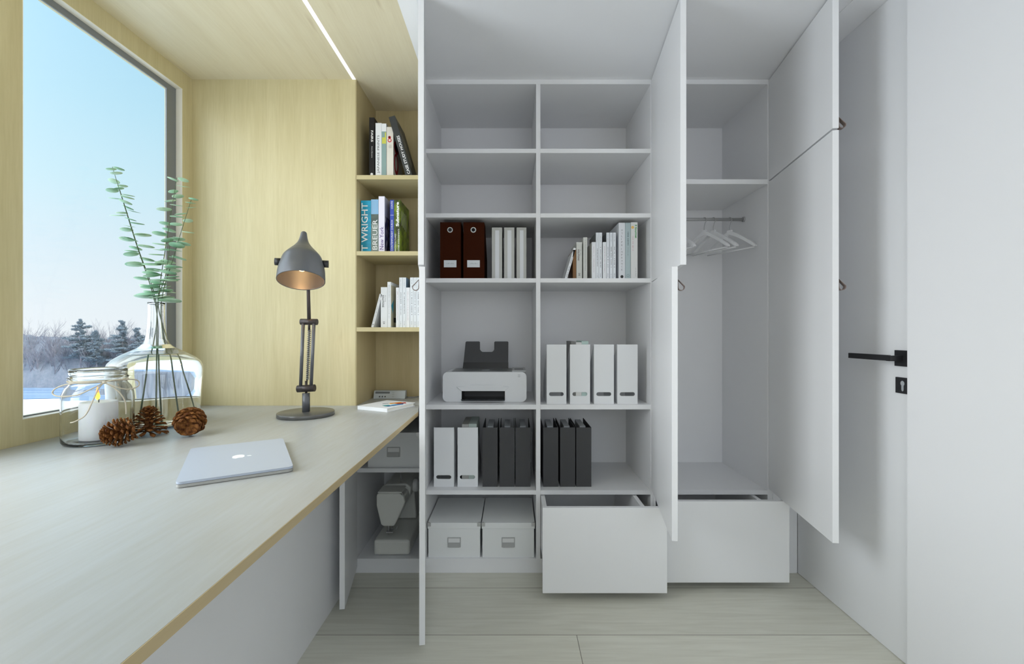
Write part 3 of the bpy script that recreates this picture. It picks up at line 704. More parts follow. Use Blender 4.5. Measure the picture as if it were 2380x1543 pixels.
for i, (a, b, lab) in enumerate(((1008.5, 1055, 'empty white magazine file at the left of the lower shelf'), (1063.5, 1110.5, 'white magazine file holding booklets, beside the black files'))):
    t, w, h = side_file('magazine_file', a, b, 993, 1059, -368, 112, m_file, lab, GM2, (5, 0.28), hole=pill)
    if i == 1:
        k = root('booklets', (BASE[t.name].x, 1062, -368 + 1.5), 'grey booklets standing in the white magazine file on the lower shelf', 'booklets')
        for x0, x1, z, m in ((-14, 1.5, 146.5, cm(160, 160, 156)), (2, 21, 147.5, cm(170, 182, 176))):
            g = G().box(x0, x1, 0, 92, 0, z, 0.3); part('booklet', g, m, k, local=True)
m_dark = mat('charcoal_board', rgb(76, 76, 77), 0.7, spec=0.2)
for gname, rows in (('black magazine files left of the divider', ((1121.5, 1156.5, 'charcoal magazine file next to the white ones'), (1161.5, 1195.8, 'middle charcoal magazine file left of the divider'), (1198, 1232.8, 'charcoal magazine file nearest the divider, on its left'))),
                    ('black magazine files right of the divider', ((1262.5, 1297.5, 'charcoal magazine file nearest the divider, on its right'), (1302, 1337, 'middle charcoal magazine file above the open drawer'), (1339.5, 1374.5, 'charcoal magazine file furthest right above the open drawer')))):
    for a, b, lab in rows:
        t, w, h = side_file('magazine_file', a, b, 993, 1059, -368, 118, m_dark, lab, gname, (117, 1.0))
        for v in []: pass
        g = G()
        g.box(-w / 2 + 11, -w / 2 + 25, 20, 104, 1.5, h - 1.0); part('papers', g, cm(176, 180, 184), t, local=True)

# =================================================================== printer
y0 = 1073.0
t = root('printer', (-66, y0, -169), 'white inkjet printer with black paper support on the cabinet shelf', 'printer')
m_pw = mat('white_gloss_plastic', (0.74, 0.75, 0.76), 0.25); m_pg = mat('grey_plastic', rgb(118, 120, 120), 0.35); m_pb = mat('black_plastic', rgb(16, 16, 18), 0.3)
g = G()
XL, XR = -167.0, 35.0
def pm(p, q, tt): return (p, tt, q)
# front profile with rounded corners, mouth cut out
fr = rrect(XL, XR, -168.6, -96.5, 12, 6)
mouth = [(-121.5, -164), (-17, -164), (-17, -142.5), (-121.5, -142.5)]
g.plate(fr, [mouth], pm, y0, y0 + 10)
g.plate(rrect(XL + 0.01, XR - 0.01, -168.6, -96.5, 12, 6), [], pm, y0 + 60, y0 + 112)
g.plate(fr, [[(-121.5, -164), (-17, -164), (-17, -142.5), (-121.5, -142.5)]], pm, y0 + 10, y0 + 60)
body = part('printer_body', g, m_pw, t)
g = G().box(-121.5, -17, y0 + 6, y0 + 58, -164, -163); g.box(-121.4, -17.1, y0 + 56, y0 + 58, -164, -142.5); g.box(-121.4, -120.4, y0 + 3, y0 + 58, -163.9, -142.6); g.box(-18, -17.1, y0 + 3, y0 + 58, -163.9, -142.6); part('paper_slot', g, m_pb, body)
g = G().prism([(y0 + 12, -98), (y0 + 16, -95.8), (y0 + 110, -95.8), (y0 + 110, -98)], lambda p, q, tt: (tt, p, q), XL + 20, -1); part('scanner_lid', g, m_pg, t)
g = G().prism(circ(-66, y0 + 50, 10, 20), lambda p, q, tt: (p, q, tt), -95.8, -95.4); part('emblem', g, cm(190, 194, 196), body)
g = G().box(0.5, 34, y0 + 8, y0 + 108, -97, -93.5, 1.0); pnl = part('control_panel', g, mat('light_grey_plastic', rgb(180, 182, 182), 0.4), t)
g = G().box(6, 28, y0 + 36, y0 + 70, -93.6, -93.2); part('display', g, m_pb, pnl)
g = G().box(14, 20, y0 - 0.4, y0 + 1, -104, -103); g.box(14, 20, y0 - 0.4, y0 + 1, -108, -107); part('button', g, cm(140, 142, 144), body)
# raised bow above the mouth
g = G().prism([(-134, -131.5), (-104, -131), (-101, -127), (-42, -127), (-38, -131), (-8, -131.5), (-17, -142), (-121.5, -142)], pm, y0 - 3.2, y0 + 1, bev=0.8); part('slot_cover', g, m_pw, t)
g = G().prism([(-122, 0), (-17, 0), (-17, -3), (-70, -4.5), (-122, -2)], lambda p, q, tt: (p, y0 - 5 + q * 2 + 20 * 0, -163.2 + tt), 0, 1.6)
g.box(-121, -17.5, y0 - 8, y0 + 8, -165, -163.8); part('output_tray', g, mat('smoked_plastic', rgb(50, 54, 58), 0.15), t)
def tp(p, q, tt): return (p, y0 + 88 + (q + 95) * 0.28 + tt, q)
sup = [(-128, -95), (-10, -95), (-9.5, -27), (-11.5, -25), (-45, -25), (-47, -27), (-47, -46), (-49, -50), (-53, -52.5), (-78, -52.5), (-82, -50), (-84.5, -46), (-85, -27), (-87, -25), (-121, -25), (-123, -27)]
g = G().prism(sup, tp, 0, 2.2); part('paper_support', g, mat('charcoal_plastic', rgb(60, 60, 61), 0.5), t)
g = G().prism([(-128.5, -95), (-9.5, -95), (-9.5, -79), (-127, -79)], tp, -1.2, 3); part('support_base', g, m_pb, t)

# =================================================================== lidded storage boxes
m_box = mat('white_storage_board', (0.80, 0.81, 0.80), 0.6, spec=0.2)
def storage_box(label):
    t = root('storage_box', (-135, 1040, -527), label, 'storage box', 'lidded white storage boxes')
    g = G().box(-60.5, 60.5, 1.5, 158, 0, 70, 0.5); part('box_body', g, m_box, t, local=True)
    g = G().box(-62, 62, 0, 160, 67.5, 81.2, 0.8); lid = part('lid', g, m_box, t, local=True)
    for sx in (-1, 1):
        for yy in (0, 160):
            g = G(); x1 = sx * 62.3; x0 = sx * 54
            g.box(min(x0, x1), max(x0, x1), yy - 0.5, yy + 0.5, 73, 81.6)
            yb = 8 if yy == 0 else 152
            g.box(min(sx * 61.9, sx * 62.5), max(sx * 61.9, sx * 62.5), min(yy, yb), max(yy, yb), 73, 81.6)
            g.box(min(sx * 57, x1), max(sx * 57, x1), min(yy, (yy + yb) / 2), max(yy, (yy + yb) / 2), 81.0, 81.8)
            part('corner_bracket', g, m_chrome, lid, local=True)
    g = G().plate(rrect(-15.5, 15.5, 24, 47, 0.5, 1), [rrect(-13.5, 13.5, 35, 45, 0.3, 1)], lambda p, q, tt: (p, tt, q), 0.2, 1.6)
    g.prism([(24, 0), (24, 2.8), (33, 1.8), (33, 0)], lambda p, q, tt: (tt, 1.5 - q, p), -13, 13)
    lh = part('label_holder', g, mat('satin_nickel', (0.42, 0.42, 0.41), 0.5, metal=0.2), t, local=True)
    g = G().box(-13.6, 13.6, 1.0, 1.45, 34.9, 45.1); part('label_card', g, cm(226, 226, 224), lh, local=True)
    return t
b0 = storage_box('left of the two white lidded boxes on the cabinet floor')
b0.location = W(-135.3, 1040, -527)
b1 = copy_tree(b0); b1.location = W(-8.8, 1040, -527); b1['label'] = 'right of the two white lidded boxes, beside the drawer'
b2 = copy_tree(b0); b2.location = W(-278, 1044, -317); b2['label'] = 'white lidded box on the shelf under the desk'

# =================================================================== sewing machine
t = root('sewing_machine', (-284, 1048, -527), 'cream white sewing machine seen end-on on the floor of the under-desk cabinet', 'sewing machine')
m_sew = mat('cream_machine_plastic', (0.70, 0.70, 0.65), 0.35)
g = G().box(-326, -241, 1048, 1225, -526, -490, 6, seg=3); part('machine_base', g, m_sew, t)
g = G(); yh = 1056
head = [(-322, -388), (-318, -383), (-268, -383), (-257, -390), (-253, -404), (-277, -456), (-281, -461), (-305, -461), (-311, -457), (-322, -412)]
g.prism(head, lambda p, q, tt: (p, tt, q), yh, yh + 48, bev=3)
part('machine_head', g, m_sew, t)
g = G().prism([(-318, -380), (-262, -376), (-250, -386), (-254, -412), (-316, -412)], lambda p, q, tt: (p, tt, q), yh + 48, 1218, bev=4)
g.prism([(-314, -412), (-256, -412), (-250, -488), (-318, -488)], lambda p, q, tt: (p, tt, q), 1165, 1216, bev=3); part('machine_arm', g, m_sew, t)
g = G().box(-319, -262, yh + 1, yh + 46, -383, -379.5, 1.2); part('face_plate', g, m_sew, t)
Ry = Matrix.Rotation(math.pi / 2, 4, 'X')
g = G().lathe([(0, -8), (14, -8), (16.5, -5), (16.5, 3), (13, 6), (0, 6)], mtx=Matrix.Translation((-245, 1140, -392)) @ Matrix.Rotation(math.pi / 2, 4, 'Y') @ Matrix.Identity(4), n=28); part('handwheel', g, mat('light_plastic', (0.72, 0.72, 0.70), 0.2), t)
g = G().tube([(-298, yh + 20, -461), (-298, yh + 20, -489)], 1.0, 8); g.tube([(-290, yh + 20, -461), (-290, yh + 20, -472)], 2.4, 10); part('needle', g, m_chrome, t)
g = G().prism([(-302, yh + 12), (-286, yh + 12), (-288, yh + 30), (-300, yh + 30)], lambda p, q, z: (p, q, z), -482, -479.5); g.tube([(-290, yh + 22, -470), (-291, yh + 22, -480)], 1.2, 8); part('presser_foot', g, m_chrome, t)
g = G().tube([(-282, yh + 14, -467), (-274, yh + 10, -464), (-277, yh + 10, -472)], 0.8, 6); part('threader', g, m_chrome, t)
g = G().tube([(-278, yh + 60, -377), (-278, yh + 60, -352)], 1.2, 8); part('spool_pin', g, m_chrome, t)
g = G().tube([(-273, yh + 3, -379), (-262, yh + 2, -381), (-256.5, yh + 1, -390), (-254, yh + 1, -404)], 0.7, 6); part('trim_line', g, cm(190, 190, 182), t)

# =================================================================== desk lamp
LX, LY = -421.7, 912.0
m_lamp = mat('graphite_lamp_paint', rgb(96, 98, 102), 0.36, metal=0.35); m_lampd = mat('dark_bronze_joint', rgb(66, 60, 58), 0.4, metal=0.5)
t = root('desk_lamp', (LX, LY, DZ), 'dark grey jointed desk lamp with bell shade on the desk', 'desk lamp')
g = G().lathe([(0, DZ + 0.2), (53.5, DZ + 0.2), (54.5, DZ + 1), (54.5, DZ + 7.4), (53.8, DZ + 8.2), (0, DZ + 8.2)], c=(LX, LY, 0), n=72); part('base', g, mat('lamp_base_paint', rgb(92, 92, 90), 0.3, metal=0.3), t)
g = G().tube([(LX, LY, DZ + 8), (LX, LY, -125)], 7.4, 6); part('post', g, m_lamp, t)
g = G().tube([(-439, LY, -116.5), (-404, LY, -114.5)], 7.3, 20); part('joint', g, m_lampd, t)
g = G().tube([(-421.5, LY, -126), (-421.5, LY, -100)], 2.6, 8); part('bracket', g, m_lampd, t)
g = G().tube([(-432, LY - 2, -112), (-426.5, LY - 2, 22)], 3.3, 12); part('arm_rod', g, m_lamp, t)
g = G().tube([(-410.5, LY - 2, -112), (-404.5, LY - 2, 22)], 3.3, 12); part('arm_rod', g, m_lamp, t)
g = G().tube([(-424.5, LY + 9, -112), (-418, LY + 8, 16)], 1.4, 8); part('arm_rod', g, m_black, t, label='thin black inner rod')
pts = []
for i in range(0, 260):
    s = i / 259; a = s * 2 * math.pi * 26; c_ = Vector((-418.5, LY - 1, -98)).lerp(Vector((-414.5, LY - 1, 4)), s)
    pts.append((c_.x + 3.0 * math.cos(a), c_.y + 3.0 * math.sin(a), c_.z))
g = G().tube(pts, 0.75, 5); part('spring', g, mat('spring_steel', (0.24, 0.25, 0.26), 0.4, metal=0.7), t)
g = G().tube([(-432.5, LY, 21), (-399, LY, 20.5)], 6.3, 20); part('joint', g, m_lampd, t)
g = G().tube([(-415, LY - 1, 2), (-415, LY - 1, 26)], 2.5, 8); part('bracket', g, m_lampd, t)
SC = Vector((-411, 868, 100)); tl = math.radians(20.0); vd = Vector((-0.30, 0.954, 0)) # away from camera
axis = (vd * math.sin(tl) + Vector((0, 0, 1)) * math.cos(tl)).normalized()
xa = Vector((0.954, 0.30, 0)); xa = (xa + Vector((0, 0, -0.04))).normalized(); ya = axis.cross(xa).normalized(); xa = ya.cross(axis).normalized()
SM = Matrix(((xa.x, ya.x, axis.x, SC.x), (xa.y, ya.y, axis.y, SC.y), (xa.z, ya.z, axis.z, SC.z), (0, 0, 0, 1)))
g = G().tube([(-414.5, LY - 2, 18), (-421, LY + 8, 96), tuple(SC + axis * 44 + (vd - axis * vd.dot(axis)).normalized() * 41)], [3.6, 3.4, 3.0], 12); part('upper_arm', g, m_lampd, t)
k = 0.985
prof = [(43.6, 0), (43.4, 11), (42.2, 24), (39.0, 38), (35, 51), (26, 63), (17.8, 73), (11.4, 83), (8.2, 92), (6.5, 101), (5.4, 107), (3.2, 109.4), (0, 110)]
def smooth2(P, n=5):
    out = []
    for i in range(len(P) - 1):
        a = P[max(i - 1, 0)]; b = P[i]; c = P[i + 1]; d = P[min(i + 2, len(P) - 1)]
        for k in range(n):
            u = k / n; out.append(tuple(max(0.0, 0.5 * (2 * b[j] + (c[j] - a[j]) * u + (2 * a[j] - 5 * b[j] + 4 * c[j] - d[j]) * u * u + (3 * b[j] - a[j] - 3 * c[j] + d[j]) * u ** 3)) for j in (0, 1)))
    out.append(P[-1]); return out
prof = smooth2(prof)
inn = [(r - 1.4 if r > 3 else max(r - 1.4, 0), z - (1.2 if z > 90 else 0.0)) for r, z in prof]
inn = [(0, 97), (3.0, 95)] + [(r - 1.4, z) for r, z in reversed(prof[:42])]
g = G().lathe(prof[::-1] + inn[::-1][:], n=64, mtx=SM); part('shade', g, m_lamp, t)
g = G().tube([tuple(SM @ Vector((36.5, 0, 39))), tuple(SM @ Vector((48.5, 0, 39)))], 7.2, 20); part('knob', g, m_black, t)
g = G().tube([tuple(SM @ Vector((-36.5, 0, 39))), tuple(SM @ Vector((-48.5, 0, 39)))], 7.2, 20); part('knob', g, m_black, t)
g = G().lathe([(0, 22), (6, 23), (9.5, 28), (10.5, 34), (9, 40), (6, 48), (6, 60), (0, 60)], n=24, mtx=SM); part('bulb', g, mat('lit_bulb', (1, 0.8, 0.5), 0.3, emit=(1.0, 0.62, 0.28), es=9), t)
bl = bpy.data.lights.new('lamp_light', 'POINT'); bl.energy = 0.42; bl.color = (1.0, 0.55, 0.22); bl.shadow_soft_size = 0.01
blo = bpy.data.objects.new('lamp_light', bl); COL.objects.link(blo); blo.parent = t
blo.location = (SC + axis * 12 - Vector((LX, LY, DZ))) * U

# =================================================================== laptop
FL, FR_, BR_ = Vector((-367, 486)), Vector((-267.6, 546)), Vector((-356, 689))
cen = (FR_ + Vector((-453.6, 628))) / 2; ex = (FR_ - FL).normalized(); ln = 116; wd_ = 168
t = root('laptop', (cen.x, cen.y, DZ), 'closed silver-white laptop lying on the desk', 'laptop', rot=(0, 0, math.atan2(ex.y, ex.x) + 0.0))
m_lap = mat('pale_aluminium', (0.44, 0.49, 0.58), 0.38, metal=0.1)
g = G().prism(rrect(-ln / 2, ln / 2, -wd_ / 2, wd_ / 2, 6, 6), lambda p, q, z: (p, q, z), 0.5, 3.7); part('base', g, mat('laptop_base_aluminium', (0.40, 0.40, 0.38), 0.4, metal=0.3), t, local=True)
g = G().prism(rrect(-ln / 2, ln / 2, -wd_ / 2, wd_ / 2, 6, 6), lambda p, q, z: (p, q, z), 4.1, 6.8); lid = part('lid', g, m_lap, t, local=True)
g = G().prism(rrect(-ln / 2 + 1, ln / 2 - 1, -wd_ / 2 + 1, wd_ / 2 - 1, 5, 6), lambda p, q, z: (p, q, z), 3.6, 4.2); part('gasket', g, mat('dark_gasket', (0.1, 0.1, 0.1), 0.5), t, local=True)
# fruit emblem: body with a bite and a leaf, standing along local +X
ap = []
for a in range(0, 360, 12):
    r = 8.6 * (1 - 0.10 * math.cos(math.radians(2 * a))) * (0.90 + 0.10 * abs(math.sin(math.radians(a))))
    if a in (0,): r *= 0.86
    if a == 180: r *= 0.92
    p = Vector((r * math.cos(math.radians(a)), r * math.sin(math.radians(a)) * 1.0))
    d = p - Vector((1.5, -11.0))
    if d.length < 4.6: p = Vector((1.5, -11.0)) + d.normalized() * 4.6
    ap.append((p.x, p.y))
g = G().prism(ap, lambda p, q, z: (p, q, z), 6.75, 6.95)
g.prism([(9.2, -0.4), (11.2, -3.4), (15.0, -3.8), (13.4, -0.6)], lambda p, q, z: (p, q, z), 6.75, 6.95); part('emblem', g, mat('white_emblem', (0.93, 0.94, 0.95), 0.3), lid, local=True)

# =================================================================== book lying on the desk + clock radio
P0, P1, P2 = Vector((-266, 947.5)), Vector((-341, 983)), Vector((-224, 1029))
e1_ = (P1 - P0); e2_ = (P2 - P0)
def qb(a, b): v = P0 + e1_ * a + e2_ * b; return (v.x, v.y)
t = root('book', (-283, 988, DZ), 'white book lying flat on the far corner of the desk', 'book')
g = G()
qp = [qb(0, 0), qb(1, 0), qb(1, 1), qb(0, 1)]
g.prism(qp, lambda p, q, z: (p, q, z), DZ + 0.2, DZ + 1.4); g.prism(qp, lambda p, q, z: (p, q, z), DZ + 7.0, DZ + 8.2); g.prism([qb(0, 0), qb(1, 0), qb(1, 0.02), qb(0, 0.02)], lambda p, q, z: (p, q, z), DZ + 1.4, DZ + 7.0)
cv = part('cover', g, m_wh, t)
g = G().prism([qb(0.03, 0.03), qb(0.97, 0.03), qb(0.97, 0.97), qb(0.03, 0.97)], lambda p, q, z: (p, q, z), DZ + 1.4, DZ + 7.0); part('pages', g, m_paper, t)
for cc, pl in (((230, 160, 40), [(.42, .55), (.55, .62), (.42, .90), (.30, .85)]), ((190, 30, 20), [(.24, .62), (.40, .66), (.26, .98 - .06), (.12, .80)]), ((50, 110, 170), [(.18, .22), (.30, .22), (.16, .74), (.06, .62)]), ((40, 150, 140), [(.30, .22), (.44, .28), (.36, .42), (.26, .38)]), ((110, 190, 220), [(.32, .46), (.26, .42), (.14, .78), (.22, .74)]), ((60, 60, 80), [(.60, .45), (.64, .48), (.56, .62), (.53, .58)])):
    g = G().prism([qb(a, b) for a, b in pl], lambda p, q, z: (p, q, z), DZ + 8.2, DZ + 8.35); part('cover_print', g, cm(*cc), cv)

t = root('clock_radio', (-314, 1146, DZ), 'small grey clock radio at the back of the recess above the desk', 'clock radio')
m_cr = mat('grey_radio_plastic', rgb(176, 182, 184), 0.4)
g = G().prism([(1139, DZ + 0.2), (1146, DZ + 20), (1160, DZ + 20), (1160, DZ + 0.2)], lambda p, q, x: (x, p, q), -355, -274, bev=0.8); bd = part('radio_body', g, m_cr, t)
def rf(p, q, tt): return (p, 1139 + 7 * (q / 20.0) - tt, DZ + q)
g = G().prism(rrect(-351, -314, 13, 17.6, 1.0, 3), rf, 0.0, 0.6); part('display', g, mat('grey_lcd', rgb(96, 100, 102), 0.3), bd)
for i in range(3):
    g = G().prism(circ(-339 + 7 * i, 5.5, 1.7, 14), rf, 0.0, 1.5); part('knob', g, mat('dark_knob', rgb(60, 60, 62), 0.4), bd)
g = G()
for i in range(3): g.prism(rrect(-308, -302, 5 + 4.6 * i, 6 + 4.6 * i, 0.3, 1), rf, 0, 0.4)
part('button', g, cm(150, 155, 156), bd)
g = G().tube([(-274, 1156, DZ + 3), (-264, 1152, DZ + 1.3), (-252, 1168, DZ + 1.0), (-242, 1180, DZ + 1.0)], 1.0, 8); part('power_cord', g, m_grey, bd)

# =================================================================== glass jar with twine, candle
JX, JY = -644.0, 694.0
t = root('glass_jar', (JX, JY, DZ), 'clear glass jar tied with a twine bow, beside the window', 'jar')
JH = 5.0
outp = [(0, 0.3), (36, 0.3), (40.5, 1.8), (42.8, 6), (43, 14), (43, 62), (42, 72), (38.5, 81), (34.6, 86), (33.2, 90), (33.4, 93), (35.6, 94), (36.2, 96), (34.4, 97.6), (33.8, 100), (34.6, 104), (34.4, 108.5), (33.4, 109.6)]
inp = [(32.0, 109.6), (31.8, 104), (31.2, 98), (31.4, 90), (32.8, 85.5), (36.6, 80), (40, 71), (41, 62), (41, 14), (40.6, 8), (38, 5), (30, 4.4), (0, 4.4)]
g = G().lathe([(r, z + (JH if z > 60 else 0)) for r, z in outp + inp], c=(JX, JY, DZ), n=72); part('jar_glass', g, m_glass, t)
m_tw = mat('natural_twine', rgb(196, 188, 170), 0.9, spec=0.1)
zt = DZ + 90.5; jr = 35.0
cdir = Vector((-JX, -JY)).normalized(); cr_ = Vector((-cdir.y, cdir.x)); cr_ = cr_ if cr_.x > 0 else -cr_   # towards camera / to the right
def jt(a, b, z): v = Vector((JX, JY)) + cdir * a + cr_ * b; return (v.x, v.y, DZ + z + (JH if z > 55 else 0))
g = G().tube([jt(jr * math.cos(a), jr * math.sin(a), 90.5 + 0.6 * math.sin(3 * a)) for a in [2 * math.pi * k / 48 for k in range(48)]], 1.0, 8, closed=True)
g.tube([jt(jr * math.cos(a), jr * math.sin(a), 92.3 + 0.6 * math.cos(2 * a)) for a in [2 * math.pi * k / 48 for k in range(48)]], 0.9, 8, closed=True)
def spline(P, n=10):
    P = [Vector(p) for p in P]; out = []
    for i in range(len(P) - 1):
        a = P[max(i - 1, 0)]; b = P[i]; c = P[i + 1]; d = P[min(i + 2, len(P) - 1)]
        for k in range(n):
            s = k / n; out.append(0.5 * ((2 * b) + (-a + c) * s + (2 * a - 5 * b + 4 * c - d) * s * s + (-a + 3 * b - 3 * c + d) * s ** 3))
    out.append(P[-1]); return [tuple(p) for p in out]
K = (37, 6, 90)
part('twine', g, m_tw, t)
g = G()
g.tube(spline([jt(*K), jt(40, -12, 92), jt(34, -34, 90), jt(25, -46, 84), jt(22, -49, 77), jt(30, -42, 73), jt(40, -24, 74), jt(42, -8, 82), jt(*K)]), 0.95, 8)
g.tube(spline([jt(*K), jt(38, 18, 93), jt(28, 36, 92), jt(20, 46, 88), jt(22, 46, 80), jt(34, 34, 77), jt(40, 20, 82), jt(*K)]), 0.95, 8)
g.tube(spline([jt(*K), jt(40, 0, 82), jt(42.5, -6, 66), jt(44.2, -14, 50), jt(45, -26 + 2, 42), jt(42.5, -30, 40)]), 0.95, 8)
g.tube(spline([jt(*K), jt(38, 14, 84), jt(40, 24, 72), jt(38.5, 30, 58), jt(38.5, 31, 44)]), 0.95, 8)
g.lathe([(0, -2.6), (2.2, -1.6), (2.8, 0), (2.2, 1.6), (0, 2.6)], c=jt(*K), n=12); part('twine_bow', g, m_tw, t)

t = root('candle', (JX, JY, DZ + 4.5), 'thick white burning candle inside the glass jar', 'candle')
m_wax = mat('white_wax', (0.86, 0.87, 0.88), 0.5, Subsurface_Weight=0.25, Subsurface_Radius=(0.02, 0.015, 0.01), Subsurface_Scale=0.5)
g = G().lathe([(0, 4.6), (22.2, 4.6), (23, 5.4), (23, 61.5), (22, 63), (20, 63.2), (15, 62), (0, 61.4)], c=(JX, JY, DZ), n=56); part('wax', g, m_wax, t)
g = G().tube(spline([(JX, JY, DZ + 61), (JX + 0.3, JY, DZ + 67), (JX + 0.9, JY, DZ + 72)], 4), 0.7, 6); part('wick', g, m_ink, t)
m_fl = mat('candle_flame', (1, 0.8, 0.1), 0.5, emit=(1.0, 0.85, 0.05), es=1.6)
nt = m_fl.node_tree; geo = nt.nodes.new('ShaderNodeNewGeometry'); sx = nt.nodes.new('ShaderNodeSeparateXYZ'); mr = nt.nodes.new('ShaderNodeMapRange'); rp = nt.nodes.new('ShaderNodeValToRGB')
nt.links.new(geo.outputs['Position'], sx.inputs[0]); nt.links.new(sx.outputs['Z'], mr.inputs[0])
mr.inputs[1].default_value = (DZ + 64 + EYE) * U; mr.inputs[2].default_value = (DZ + 86 + EYE) * U
rp.color_ramp.elements[0].position = 0.40; rp.color_ramp.elements[0].color = (1, 0.86, 0.04, 1); rp.color_ramp.elements[1].position = 0.60; rp.color_ramp.elements[1].color = (0.95, 0.12, 0.06, 1)
nt.links.new(mr.outputs[0], rp.inputs[0]); nt.links.new(rp.outputs[0], nt.nodes['Principled BSDF'].inputs['Emission Color'])
g = G().lathe([(0, 65), (2.2, 67), (3.2, 70), (2.7, 74), (1.7, 79), (0.9, 83), (0, 86)], c=(JX - 0.6, JY - 1.5, DZ), n=16); part('flame', g, m_fl, t)

# =================================================================== glass bottle vase with water and eucalyptus
VX, VY = -655.0, 820.0
t = root('glass_vase', (VX, VY, DZ), 'large clear glass bottle vase half full of water by the window', 'vase')
outp = [(0, 1.2), (30, 0.9), (56, 0.3), (61.5, 1.4), (65, 5.5), (66.2, 12), (68.1, 42), (70.1, 74), (71.6, 98), (71.2, 107), (68.2, 115), (61.5, 122.5), (51, 129.5), (38, 136.5), (26, 143), (19.5, 150), (16.4, 158), (14.6, 170), (13.2, 190), (12.4, 212), (12.8, 222), (13.2, 225)]
inp = [(12.2, 225), (11.7, 221), (11.4, 212), (12.2, 190), (13.6, 170), (15.3, 158.6), (18.5, 151), (25.2, 144.0), (37.4, 135.4), (50.3, 128.4), (60.6, 121.6), (67.2, 114.3), (70.2, 106.6), (70.6, 98), (69.1, 74), (67.1, 42), (65.2, 12), (64, 6.5), (60.6, 3.4), (50, 2.8), (0, 2.8)]
g = G().lathe(outp + inp, c=(VX, VY, DZ), n=96); part('vase_glass', g, m_glass, t)
WZ = 131.0
wp = [(0, WZ)] + [(44.0, WZ), (46.0, WZ - 0.3)] + [(r - 0.35, z) for r, z in [(51, 129.8)][:0] + [(50.3, 128.4), (60.6, 121.6), (67.2, 114.3), (70.2, 106.6), (70.6, 98), (69.1, 74), (67.1, 42), (65.2, 12), (64, 6.8)]] + [(60.2, 3.7), (50, 3.0), (0, 3.0)]
g = G().lathe(wp, c=(VX, VY, DZ), n=96); part('water', g, m_water, t)

m_leaf = mat('eucalyptus_leaf', rgb(128, 176, 148), 0.55, spec=0.3)
_nt = m_leaf.node_tree; _g = _nt.nodes.new('ShaderNodeNewGeometry'); _n = _nt.nodes.new('ShaderNodeTexNoise'); _n.inputs['Scale'].default_value = 14; _r = _nt.nodes.new('ShaderNodeValToRGB')
_nt.links.new(_g.outputs['Position'], _n.inputs['Vector']); _nt.links.new(_n.outputs[0], _r.inputs[0]); _nt.links.new(_r.outputs[0], _nt.nodes['Principled BSDF'].inputs['Base Color'])
_r.color_ramp.elements[0].position = 0.35; _r.color_ramp.elements[0].color = (*rgb(138, 184, 152), 1); _r.color_ramp.elements[1].position = 0.65; _r.color_ramp.elements[1].color = (*rgb(196, 220, 192), 1)
m_stem = mat('eucalyptus_stem', rgb(78, 96, 66), 0.6)
def branch(label, tip, mouth, foot, leaves, seed, dy=0.0):
    """tip, mouth, foot: photo pixels at the vase plane; leaves: list of (s along upper stem, side, size)"""
    rr = random.Random(seed)
    T = Vector(at(tip[0], tip[1], VY + dy)); M_ = Vector(at(mouth[0], mouth[1], VY)); 
    B = Vector(foot)
    t = root('eucalyptus_branch', tuple(B), label, 'branch', 'eucalyptus branches in the glass vase')
    mid = (T + M_) / 2 + (M_ - T).cross(Vector((0, 1, 0))).normalized() * rr.uniform(-3, 3)
    path = spline([B, M_.lerp(B, 0.5) + Vector((0, 0, 2)), M_, mid, T], 8)
    g = G().tube(path, [1.15 - 0.75 * i / (len(path) - 1) for i in range(len(path))], 7); part('stem', g, m_stem, t)
    g = G()
    upper = path[16:]
    for (s, sd, sz) in leaves:
        f_ = s * (len(upper) - 1); i = min(int(f_), len(upper) - 2); p = Vector(upper[i]).lerp(Vector(upper[i + 1]), f_ - i)
        az = (0 if sd > 0 else math.pi) + rr.uniform(-0.75, 0.75)
        if abs(sd) > 1: az += math.pi / 2 * 1.2
        el = rr.uniform(-0.2, 0.08)
        d = Vector((math.cos(az) * math.cos(el), math.sin(az) * math.cos(el), math.sin(el)))
        side = d.cross(Vector((0, 0, 1))).normalized(); nrm = side.cross(d).normalized()
        roll = rr.uniform(-0.32, 0.32); side = (side * math.cos(roll) + nrm * math.sin(roll)).normalized(); nrm = side.cross(d).normalized()
        L_ = sz * 1.08; wdt = sz * 0.46; c = p + d * (L_ * 0.5 + 1.2); n_ = 14
        g.tube([tuple(p), tuple(p + d * 2.0)], 0.35, 5)
        ctr_t = g.bm.verts.new(c + nrm * 0.15 - nrm * 0.9); ctr_b = g.bm.verts.new(c - nrm * 1.15)
        rt = []; 
        for k in range(n_):
            a = 2 * math.pi * k / n_; q = c + d * (L_ * 0.5 * math.cos(a)) + side * (wdt * math.sin(a)) 
            rt.append((g.bm.verts.new(q + nrm * 0.12), g.bm.verts.new(q - nrm * 0.12)))
        for k in range(n_):
            l = (k + 1) % n_
            for f in (g.bm.faces.new((ctr_t, rt[k][0], rt[l][0])), g.bm.faces.new((ctr_b, rt[l][1], rt[k][1])), g.bm.faces.new((rt[k][0], rt[k][1], rt[l][1], rt[l][0]))): f.smooth = True
    part('leaves', g, m_leaf, t)
def lv(a, b, n, s0, s1, seed):
    rr = random.Random(seed); out = []
    for i in range(n):
        s = a + (b - a) * i / (n - 1); sd = (1, -1, 2, -1, 1, -2)[i % 6]; out.append((s, sd, s0 + (s1 - s0) * s + rr.uniform(-2, 2)))
    return out
branch('tallest eucalyptus branch leaning left in the vase', (261, 387), (362, 712), (-661, 836, DZ + 8), lv(0.04, 0.995, 25, 29, 17, 1), 11)
branch('second eucalyptus branch leaning left in the vase', (277, 436), (364, 712), (-672, 812, DZ + 7), lv(0.08, 0.97, 18, 27, 16, 2), 12, dy=9)
